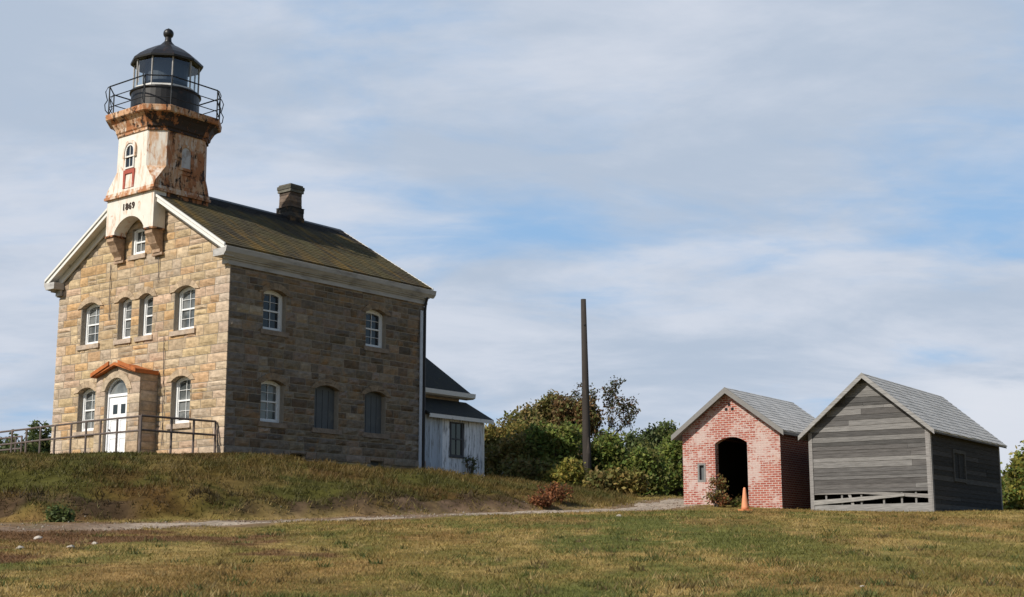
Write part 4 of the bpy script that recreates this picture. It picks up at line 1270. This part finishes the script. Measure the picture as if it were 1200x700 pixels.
MB().ring([(bw[0] - .04, bw[2] - .04), (bw[1] + .04, bw[2] - .04), (bw[1] + .04, bw[3] + .04), (bw[0] - .04, bw[3] + .04)], [(bw[0] + .03, bw[2] + .03), (bw[1] - .03, bw[2] + .03), (bw[1] - .03, bw[3] - .03), (bw[0] + .03, bw[3] - .03)], tf, .012, -.02).build('window_frame', M['grey_wood'], BS)
for (a, z) in ((1.76, 3.62), (2.0, 3.62), (1.88, 3.78)):
    MB().prism([(a - .05, z - .05), (a + .05, z - .05), (a + .05, z + .05), (a - .05, z + .05)], tf, .004, -.05).build('air_hole', M['dark'], BS)
MB().box(-BW + .27, -.27, .02, BL_ - .27, -.6, .0).build('floor', M['earth'], BS)
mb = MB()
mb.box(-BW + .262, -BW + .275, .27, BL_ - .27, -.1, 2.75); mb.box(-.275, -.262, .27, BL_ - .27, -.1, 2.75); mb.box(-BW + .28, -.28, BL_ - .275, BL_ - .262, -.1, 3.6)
mb.build('interior_shade_sheet', M['inner_shade'], BS)  # added dark sheets that paint the shade seen through the doorway

# ------------------------------------------------------------------ weathered wooden barn
GB = empty('wooden_barn', G_ORG, G_ROT, 'grey weathered board barn with broken planks along the foot of its gable', 'barn')
GW, GL, GE, GR = 4.13, 7.9, 2.86, 4.62
grz = lambda u: GR - (GR - GE + .02) / (GW / 2) * abs(u - GW / 2)
gov = .24
rb = random.Random(21)
BC = [(.112, .108, .107), (.095, .092, .091), (.135, .130, .128), (.08, .078, .077), (.175, .17, .166), (.105, .10, .098)]
def hboards(T, a0, a1, z0, z1, bh, clip=None, skip=(), dark=1.0):
    mb = MB(); z = z0; prev = BC[0]
    while z < z1 - .02:
        hgt = min(rb.uniform(*bh), z1 - z)
        lo, hi = a0, a1
        if clip: lo, hi = clip(z + hgt * .4)
        if hi - lo > .08:
            cuts = [lo, hi]
            if hi - lo > 1.6 and rb.random() < .45: cuts.insert(1, rb.uniform(lo + .5, hi - .5))
            for p, q in zip(cuts[:-1], cuts[1:]):
                parts = [(p, q)]
                for (h0, h1, g0, g1) in skip:
                    if z + hgt > g0 + .02 and z < g1 - .02:
                        parts = [x_ for (s_, e_) in parts for x_ in ((s_, min(e_, h0)), (max(s_, h1), e_)) if x_[1] - x_[0] > .03]
                c_ = rb.choice(BC) if rb.random() < .6 else prev
                prev = c_
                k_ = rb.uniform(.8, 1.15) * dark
                if rb.random() < .09: k_ *= 1.55
                for (s_, e_) in parts:
                    d0, d1 = rb.uniform(.018, .026), rb.uniform(.004, .010)      # lapped: lower edge proud
                    s2, e2 = s_ + .003, e_ - .003
                    tl_ = rb.uniform(-.013, .013)
                    vs = [T(s2, z + .004 + tl_, d0), T(e2, z + .004 - tl_, d0), T(e2, z + hgt + .012 - tl_, d1), T(s2, z + hgt + .012 + tl_, d1),
                          T(s2, z + .004 + tl_, d0 - .02), T(e2, z + .004 - tl_, d0 - .02), T(e2, z + hgt + .012 - tl_, d1 - .012), T(s2, z + hgt + .012 + tl_, d1 - .012)]
                    mb.add(vs, [(0, 1, 2, 3), (7, 6, 5, 4), (0, 4, 5, 1), (1, 5, 6, 2), (2, 6, 7, 3), (3, 7, 4, 0)], tuple(v * k_ for v in c_))
        z += hgt
    return mb
gclip = lambda z: (.02, GW - .02) if z < GE - .12 else ((z - GE + .10) / ((GR - GE + .02) / (GW / 2)) * 1.0, GW - (z - GE + .10) / ((GR - GE + .02) / (GW / 2)))
gt = hboards(tf, .02, GW - .02, .705, GR - .12, (.10, .20), gclip)
gt.build('gable_boards', M['board'], GB, recalc=False)
tgl = wall_fn(-GW, 0, 0, 1, -1, 0); tgr = wall_fn(0, GL, -1, 0, 0, 1)
swn = (2.35, 3.55, 1.18, 2.08)
hboards(ts, .08, GL - .08, -.45, GE - .03, (.13, .18), None, [swn], .42).build('side_boards', M['board'], GB, recalc=False)  # right side boards darkened: its shade is painted into their colour
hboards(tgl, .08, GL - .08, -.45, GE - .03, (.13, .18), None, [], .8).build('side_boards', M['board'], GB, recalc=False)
hboards(tgr, .02, GW - .02, -.45, GR - .12, (.13, .18), gclip, [], .8).build('gable_boards', M['board'], GB, recalc=False)
# dark sheathing behind the boards (not on the broken foot of the gable)
mb = MB()
for T_, L_, zlo in ((tf, GW, .69), (ts, GL, -.5), (tgl, GL, -.5), (tgr, GW, -.5)):
    hs = [swn] if T_ is ts else []
    shell(mb, T_, .0, L_, zlo, GE - .05, hs, .03, (GW / 2, GR - .12) if L_ == GW else None, (.07, .065, .06))
mb.build('sheathing', M['board'], GB, recalc=False)
# broken foot of the gable: bottom plank, sagging planks, studs showing in the gaps
mb = MB()
PB = lambda q, d0, d1, col: mb.prism(q, tf, d0, d1, col)
PB([(.06, -.35), (GW - .06, -.35), (GW - .06, .10), (.06, .12)], .030, .005, (.21, .205, .20))
PB([(.06, .12), (GW - .06, .105), (GW - .06, .30), (.06, .325)], .024, -.002, (.235, .23, .225))
PB([(.10, .47), (.10, .60), (1.7, .70), (2.6, .705), (GW - .1, .70), (GW - .1, .66), (2.3, .655)], .020, -.002, (.22, .21, .20))
PB([(GW - .12, .31), (GW - .12, .47), (2.3, .56), (.9, .63), (.9, .55), (2.3, .43)], .046, .026, (.27, .262, .25))
mb.build('broken_plank', M['board'], GB)
mb = MB()
for a_ in (.55, 1.02, 1.62, 2.38, 3.05, 3.6):
    mb.prism([(a_ - .03, -.3), (a_ + .03, -.3), (a_ + .03, .88), (a_ - .03, .88)], tf, -.03, -.10, (.20, .195, .19))
mb.prism([(2.62, .30), (2.72, .30), (2.90, .86), (2.80, .86)], tf, -.006, -.028, (.26, .25, .24))
mb.build('stud', M['board'], GB)
for (a0, a1, T_) in ((0, .13, tf), (GW - .13, GW, tf), (-.03, .11, ts), (GL - .11, GL + .02, ts)):
    MB().prism([(a0, -.4), (a1, -.4), (a1, GE - .12), (a0, GE - .12)], T_, .042 if T_ is tf else .034, -.01, (.235, .225, .22)).build('corner_board', M['board'], GB)
mb = MB().prism([(-gov, grz(-gov)), (GW / 2, GR), (GW + gov, grz(GW + gov)), (GW + gov, grz(GW + gov) - .05), (GW / 2, GR - .05), (-gov, grz(-gov) - .05)], XZ, -.26, GL + .25)
shingles(mb.build('roof', M['shed_roof'], GB), M['shed_roof'], GW, gov, grz, -.26, GL + .25, .16, .28, 43, var=.06)
for s_ in (0, 1):
    f_ = (lambda a, z, d: (-a, d, z)) if s_ == 0 else (lambda a, z, d: (-(GW - a), d, z))
    mb = MB(); mb.prism([(-gov - .02, grz(-gov) + .005), (GW / 2, GR + .012), (GW / 2, GR - .17), (-gov - .02, grz(-gov) - .15)], f_, -.305, -.262, (.27, .265, .26)); mb.build('rake_board', M['board'], GB)
    mb = MB(); mb.prism([(-gov, grz(-gov) - .052), (.04, grz(.04) - .052), (.04, grz(.04) - .09), (-gov, grz(-gov) - .10)], f_, -.26, GL + .23, (.13, .125, .12)); mb.build('eave_board', M['board'], GB)
wn = MB().ring([(swn[0] - .09, swn[2] - .09), (swn[1] + .09, swn[2] - .09), (swn[1] + .09, swn[3] + .09), (swn[0] - .09, swn[3] + .09)], [(swn[0] + .03, swn[2] + .03), (swn[1] - .03, swn[2] + .03), (swn[1] - .03, swn[3] - .03), (swn[0] + .03, swn[3] - .03)], ts, .05, -.02, (.085, .083, .08)).build('window', M['board'], GB)
MB().prism([(swn[0], swn[2]), (swn[1], swn[2]), (swn[1], swn[3]), (swn[0], swn[3])], ts, .0, -.025, (.035, .037, .04)).build('pane', M['board'], wn)
mb = MB(); mb.prism([(2.92, swn[2]), (2.98, swn[2]), (2.98, swn[3]), (2.92, swn[3])], ts, .03, .002, (.06, .06, .06)); mb.build('mullion', M['board'], wn)
MB().box(-GW + .05, -.05, .05, GL - .05, -.6, -.15).build('floor', M['earth'], GB)

# ------------------------------------------------------------------ cone, pole, stones
cx, cy = 7.55, 45.55
CN = empty('traffic_cone', (cx, cy, gz(cx, cy)), R(20), 'faded orange traffic cone standing by the brick doorway', 'traffic cone')
MB().box(-.17, .17, -.17, .17, -.02, .035).build('base', M['cone_base'], CN)
MB().lathe([(.135, .036), (.115, .12), (.085, .38), (.05, .66), (.03, .74), (.0, .745)], 20, 0, 0).build('cone_body', M['cone'], CN, smooth=True)
px0, py0 = 3.22, 60.0
UP = empty('utility_pole', (px0, py0, gz(px0, py0)), 0, 'tall bare dark wooden pole rising out of the bushes', 'pole')
zb = gz(px0, py0); topz = 12.66 - zb
mb = MB(); mb.tube([(0, 0, -.6), (.0, 0, 1.0), (-.03, 0, topz * .5), (-.09, 0, topz)], [.21, .19, .155, .115], 14)
mb.build('shaft', M['pole'], UP, smooth=True)
MB().tube([(.0, .0, .2), (.05, -.22, 1.6), (.06, -.17, 2.3)], [.12, .1, .02], 8).build('pole_brace', M['pole'], UP)
MB().tube([(-.06, -.11, topz * .86), (-.02, -.2, topz * .86)], .035, 6).build('bolt', M['black_pipe'], UP)


def rock(name, x, y, s, label, seed, cat='stone', group=None, mat='rock'):
    r_ = random.Random(seed)
    bm = bmesh.new(); bmesh.ops.create_icosphere(bm, subdivisions=2, radius=1)
    ks = [Vector((r_.uniform(-1, 1), r_.uniform(-1, 1), r_.uniform(-1, 1))).normalized() for _ in range(7)]
    for v in bm.verts:
        p = v.co.copy()
        for k_ in ks:
            d_ = p.dot(k_)
            if d_ > .62: p -= k_ * (d_ - .62)
        v.co = Vector((p.x * s * 1.25, p.y * s, p.z * s * .62)) * r_.uniform(.95, 1.05)
    me = bpy.data.meshes.new(name); bm.to_mesh(me); bm.free(); me.materials.append(M[mat])
    o = bpy.data.objects.new(name, me); COL.objects.link(o); o.location = (x, y, gz(x, y) + s * .22); o.rotation_euler = (0, 0, r_.uniform(0, 6))
    return tag(o, label, cat, group)


rock('stone', -7.55, 24.2, .075, 'whitest stone in the brown rough patch at the lawn edge, larger of the pair', 1, group='pale stones in the brown rough patch')
rock('stone', -7.5, 25.4, .06, 'small white stone just behind the whitest one in the rough patch', 2, group='pale stones in the brown rough patch')
rock('stone', -8.25, 23.7, .07, 'tan flat stone left of the whitest one in the rough patch', 3, group='pale stones in the brown rough patch')
rock('stone', -9.0, 26.8, .08, 'pale stone farthest back in the brown rough patch by the track', 4, group='pale stones in the brown rough patch')
rock('stone', -9.0, 24.6, .08, 'leftmost pale stone at the picture edge in the rough patch', 5, group='pale stones in the brown rough patch')
rock('stone', 2.95, 38.6, .075, 'lone white stone on the lawn left of the brick shed', 6)
rock('stone', 4.0, 16.2, .03, 'lone small pale stone in the near lawn at lower right', 7)


# ------------------------------------------------------------------ shrubs and trees
def leaf_cloud(centres, radii, cols, n, size, rg, squash=1.0, shell_=.55):
    """leaf quads through lobes; returns V, F, C"""
    m = len(centres)
    wts = np.array(radii) ** 2; wts = wts / wts.sum()
    li = rg.choice(m, n, p=wts)
    d = rg.normal(size=(n, 3)); d /= np.linalg.norm(d, axis=1)[:, None]
    rr = (shell_ + (1 - shell_) * rg.random(n)) ** .8 * (1 + .16 * rg.normal(size=n))
    P = np.array(centres)[li] + d * (np.array(radii)[li] * rr)[:, None] * np.array((1, 1, squash))
    # gather leaves into sprigs
    ns = max(1, n // 9); sp = rg.integers(0, n, ns)
    assign = rg.integers(0, ns, n)
    P = np.where((rg.random(n) < .72)[:, None], P[sp[assign]] + rg.normal(0, size * 1.5, (n, 3)), P)
    a = rg.normal(size=(n, 3)) + d * .5 + np.array((0, 0, .5)); a /= np.linalg.norm(a, axis=1)[:, None]
    b = np.cross(a, rg.normal(size=(n, 3))); b /= np.linalg.norm(b, axis=1)[:, None]
    c = np.cross(a, b)
    s = size * (.6 + .8 * rg.random(n))[:, None]
    V = np.stack([P - b * s, P + c * s * .55, P + b * s, P - c * s * .55], 1).reshape(-1, 3)
    sprig_col = np.array(cols)[rg.integers(0, len(cols), ns)][assign]
    C = sprig_col * (.95 + .85 * rg.random(n))[:, None]
    return V, np.arange(n * 4).reshape(n, 4), np.repeat(C, 4, 0)


OLIVE = [(0.152, 0.145, 0.039), (0.190, 0.152, 0.044), (0.122, 0.120, 0.036), (0.221, 0.160, 0.055)]
BROWN = [(.15, .125, .045), (.18, .13, .05), (.13, .125, .04), (.115, .125, .038)]
GREEN = [(.125, .12, .035), (.10, .105, .03), (0.107, 0.152, 0.036), (0.137, 0.174, 0.039), (0.167, 0.189, 0.041), (0.091, 0.131, 0.033)]
YELL = [(0.223, 0.200, 0.042), (0.184, 0.175, 0.036), (0.263, 0.206, 0.053), (0.131, 0.144, 0.036)]
DKGRN = [(0.069, 0.094, 0.033), (0.088, 0.116, 0.037), (0.061, 0.080, 0.030), (0.107, 0.113, 0.041)]
RED = [(.16, .095, .045), (.13, .10, .04), (.11, .115, .038), (.17, .10, .045)]
RUST = [(.20, .075, .032), (.15, .06, .03), (.23, .10, .04), (.11, .055, .026)]


def shrub(label, cat, x, y, wid, top, cols, n, size, seed, group=None, sink=.2, wispy=.25, name='shrub', low=.1):
    """top = world height of the crown; several uneven lobes on woody stems"""
    rg = np.random.default_rng(seed); r_ = random.Random(seed)
    z = gz(x, y); H = top - z
    e = empty(name, (x, y, z), 0, label, cat, group)
    cs, rs = [], []
    nl = r_.randint(9, 13)
    for k in range(nl):
        a = r_.uniform(0, 6.28); q = math.sqrt(r_.random()) * .62
        hz = (r_.uniform(.08, .35) if k % 3 == 1 else r_.uniform(low + .2, .80)) if k else .74
        rad = r_.uniform(.26, .42) * min(wid * 1.1, H) * (1.15 if k % 2 else .85)
        fall = 1 - .45 * q
        cs.append((math.cos(a) * q * wid, math.sin(a) * q * wid * .8, max(rad * .6, hz * H * fall))); rs.append(rad)
    mx = max(c[2] + r2 * .95 for c, r2 in zip(cs, rs)); k_ = H / mx
    cs = [(c[0], c[1], c[2] * k_) for c in cs]
    # small wisps that break the outline
    tops = []
    for _ in range(int(nl * 2.2)):
        i = r_.randrange(nl); a = r_.uniform(0, 6.28); el = r_.uniform(.1, 1.4)
        p = (cs[i][0] + math.cos(a) * math.cos(el) * rs[i] * 1.05, cs[i][1] + math.sin(a) * math.cos(el) * rs[i] * 1.05, min(H * 1.03, cs[i][2] + math.sin(el) * rs[i] * 1.1))
        tops.append(p)
    c2 = cs + tops; r2 = rs + [r_.uniform(.12, .24) * min(wid, H) * wispy * 2 for _ in tops]
    V, F, C = leaf_cloud(c2, r2, cols, n, size, rg)
    ok_ = V[:, 2].reshape(-1, 4).min(1) > -.15
    F2 = np.arange(ok_.sum() * 4).reshape(-1, 4); sel = np.repeat(ok_, 4)
    mesh_np('crown', V[sel], F2, C[sel], M['leaf'], e)
    mb = MB()
    for c in cs + tops[::2]:
        mid = (c[0] * .35 + r_.uniform(-.1, .1), c[1] * .35, c[2] * .5)
        b0 = (c[0] * .1, c[1] * .1, -.2)
        s_ = max(.012, .02 * H)
        mb.tube([b0, mid, c], [s_, s_ * .65, s_ * .2], 5)
    for c in tops:
        if r_.random() < .6:
            d_ = Vector((r_.uniform(-.4, .6), r_.uniform(-.4, .4), r_.uniform(.4, 1))).normalized() * r_.uniform(.12, .26) * min(1.6, H)
            mb.tube([(c[0], c[1], c[2] - .1 * H), c, (c[0] + d_.x, c[1] + d_.y, min(c[2] + d_.z, H * 1.08))], [.012, .01, .004], 4)
    mb.build('stem', M['bark'], e)
    return e


def at(px, Y):
    return (px - 600) / 1630 * Y
def ty(py, Y):
    return 1.65 + (650 - py) / 1630 * Y
BG = 'bushes and small trees behind the buildings'
SH = [  # px, distance, half width px, top py, palette, leaves, label
    (586, 66, 26, 494, OLIVE, 5200, 'dark olive bush touching the right corner of the white lean-to'),
    (612, 72, 32, 481, BROWN, 6000, 'tall brownish bush second from the white lean-to, peak above the olive one'),
    (642, 75, 26, 466, BROWN, 6000, 'tall brownish bush with the highest leafy top left of the pole'),
    (606, 63, 30, 514, OLIVE, 5000, 'low olive bush in front of the tall brown ones near the white lean-to'),
    (646, 62, 34, 500, GREEN, 6500, 'bright green rounded bush in the middle of the thicket left of the pole'),
    (671, 70, 22, 466, RED, 4600, 'reddish brown bush peeking out just left of the pole'),
    (660, 58.5, 17, 547, YELL, 3800, 'low yellow green bush at the thicket foot left of the pole'),
    (622, 59.5, 24, 545, BROWN, 3200, 'low brown scrub at the thicket foot left of the yellow bush'),
    (712, 63, 26, 512, GREEN, 5200, 'green bush directly right of the dark pole'),
    (741, 69, 30, 508, DKGRN, 5200, 'dark green bush midway between pole and brick shed'),
    (770, 73, 24, 497, DKGRN, 5200, 'dark green bush with the tallest top between bare tree and brick shed'),
    (752, 62, 28, 530, GREEN, 5000, 'low green bush in front of the dark ones beside the gravel'),
    (792, 66, 26, 510, GREEN, 5200, 'green bush partly hidden by the left wall of the brick shed'),
    (702, 58, 10, 560, BROWN, 2200, 'small brown dead scrub at the foot of the pole'),
    (730, 58.5, 22, 556, OLIVE, 2600, 'knee high olive scrub right of the pole foot'),
]
for i, (px, Y, hwid, tp, pal, n, lab) in enumerate(SH):
    shrub(lab, 'bush', at(px, Y), Y, hwid * 1.45 / 1630 * Y, ty(tp, Y), pal, int(n * 2.0), .10, 100 + i, BG)
shrub('dark bush behind the railing beside the left wall of the stone house', 'bush', at(44, 72), 72, 1.5, ty(496, 72), DKGRN, 5000, .11, 140, BG)
shrub('dark bush behind the railing at the far left edge of the picture', 'bush', at(14, 74), 74, 1.4, ty(515, 74), DKGRN, 4200, .11, 141, BG)
shrub('low dark bush between the two behind the left railing', 'bush', at(28, 69), 69, 1.2, ty(525, 69), DKGRN, 3500, .11, 142, BG)
shrub('tall yellow green bush beyond the right end of the wooden barn', 'bush', at(1204, 57), 57, 1.3, ty(527, 57), GREEN + YELL, 6500, .10, 143, BG)
shrub('darker green bush at the right picture edge by the wooden barn', 'bush', at(1192, 62), 62, 1.2, ty(538, 62), GREEN, 5000, .10, 144, BG)
shrub('low yellowing bush at the rear corner of the wooden barn', 'bush', at(1186, 56.5), 56.5, .7, ty(550, 56.5), YELL + GREEN, 3000, .09, 145, BG)
# weeds on the mound and by the doorway
shrub('rust red bracken clump on the right slope of the mound, larger of the two', 'weed', at(650, 46.5), 46.5, .62, gz(at(650, 46.5), 46.5) + .62, RUST, 1700, .045, 150, 'rust red bracken on the mound')
shrub('smaller rust red bracken clump lower on the mound beside the track', 'weed', at(632, 45.2), 45.2, .55, gz(at(632, 45.2), 45.2) + .34, RUST, 1300, .045, 151, 'rust red bracken on the mound')
shrub('dark green leafy weed at the left foot of the mound', 'weed', at(78, 34.4), 34.4, .36, gz(at(78, 34.4), 34.4) + .36, DKGRN, 1100, .05, 152)
shrub('brown twiggy bush growing left of the brick doorway', 'weed', 7.0, 47.75, .42, gz(7.0, 47.75) + 1.05, BROWN + RUST, 1100, .05, 153, low=.0)
shrub('low green weeds inside the mouth of the brick doorway', 'weed', 7.75, 48.2, .32, gz(7.75, 48.2) + .30, OLIVE + GREEN, 500, .05, 154)
shrub('leggy dark weed beneath the window of the white lean-to', 'weed', *hw(-.28, 12.6), .22, 5.013 + .55, DKGRN + BROWN, 420, .045, 155)


def branch_tree(label, x, y, top, spread, cols, n_leaf, seed, group=None):
    """open wind-shaped tree: recursive limbs, thin leaf sprays near the tips, sky showing through"""
    r_ = random.Random(seed); rg = np.random.default_rng(seed)
    z = gz(x, y); H = top - z
    e = empty('tree', (x, y, z), 0, label, 'tree', group)
    tips = []; mb = MB()
    def grow(p, d, L, rad, lev):
        q = p + d * L; m_ = p + d * L * .5 + Vector((r_.uniform(-1, 1), r_.uniform(-1, 1), r_.uniform(-.4, .6))) * L * .07
        mb.tube([p, m_, q], [rad, rad * .85, rad * .68], 6 if lev < 2 else 4)
        if lev >= 2: tips.append(m_)
        if lev >= 5: tips.append(q); return
        for _ in range(3 if lev < 3 else 2):
            nd = (d + Vector((r_.uniform(-.9, 1.1), r_.uniform(-1, 1), r_.uniform(-.35, .6))) * (.95 if lev else .8)).normalized()
            grow(q, nd, L * r_.uniform(.55, .95), rad * r_.uniform(.55, .68), lev + 1)
    grow(Vector((0, 0, -.3)), Vector((.08, 0, 1)), H * .25, .12, 0)
    arr = np.array([tuple(v) for v in mb.v]); zmax = arr[:, 2].max(); xs = np.abs(arr[:, :2]).max()
    kz, kx = H * .97 / zmax, spread / xs
    mb.v = [(v[0] * kx, v[1] * kx, v[2] * kz if v[2] > 0 else v[2]) for v in mb.v]
    mb.build('trunk', M['bark'], e)
    tp = np.array([(v.x * kx, v.y * kx, v.z * kz) for v in tips])
    P = tp[rg.integers(0, len(tp), n_leaf)] + rg.normal(0, .12, (n_leaf, 3))
    a = rg.normal(size=(n_leaf, 3)); a /= np.linalg.norm(a, axis=1)[:, None]
    b = np.cross(a, rg.normal(size=(n_leaf, 3))); b /= np.linalg.norm(b, axis=1)[:, None]
    s = .075 * (.6 + .8 * rg.random(n_leaf))[:, None]; c = np.cross(a, b)
    V = np.stack([P - b * s, P + c * s * .5, P + b * s, P - c * s * .5], 1).reshape(-1, 3)
    C = np.repeat(np.array(cols)[rg.integers(0, len(cols), n_leaf)] * (.6 + .8 * rg.random(n_leaf))[:, None], 4, 0)
    mesh_np('crown', V, np.arange(n_leaf * 4).reshape(n_leaf, 4), C, M['leaf'], e)
    return e


branch_tree('half bare dark tree with open twiggy crown just right of the pole', at(693, 72), 72, ty(444, 72), 2.5, [(.07, .08, .03), (.10, .085, .035), (.12, .06, .035), (.06, .065, .03)], 4600, 9, BG)
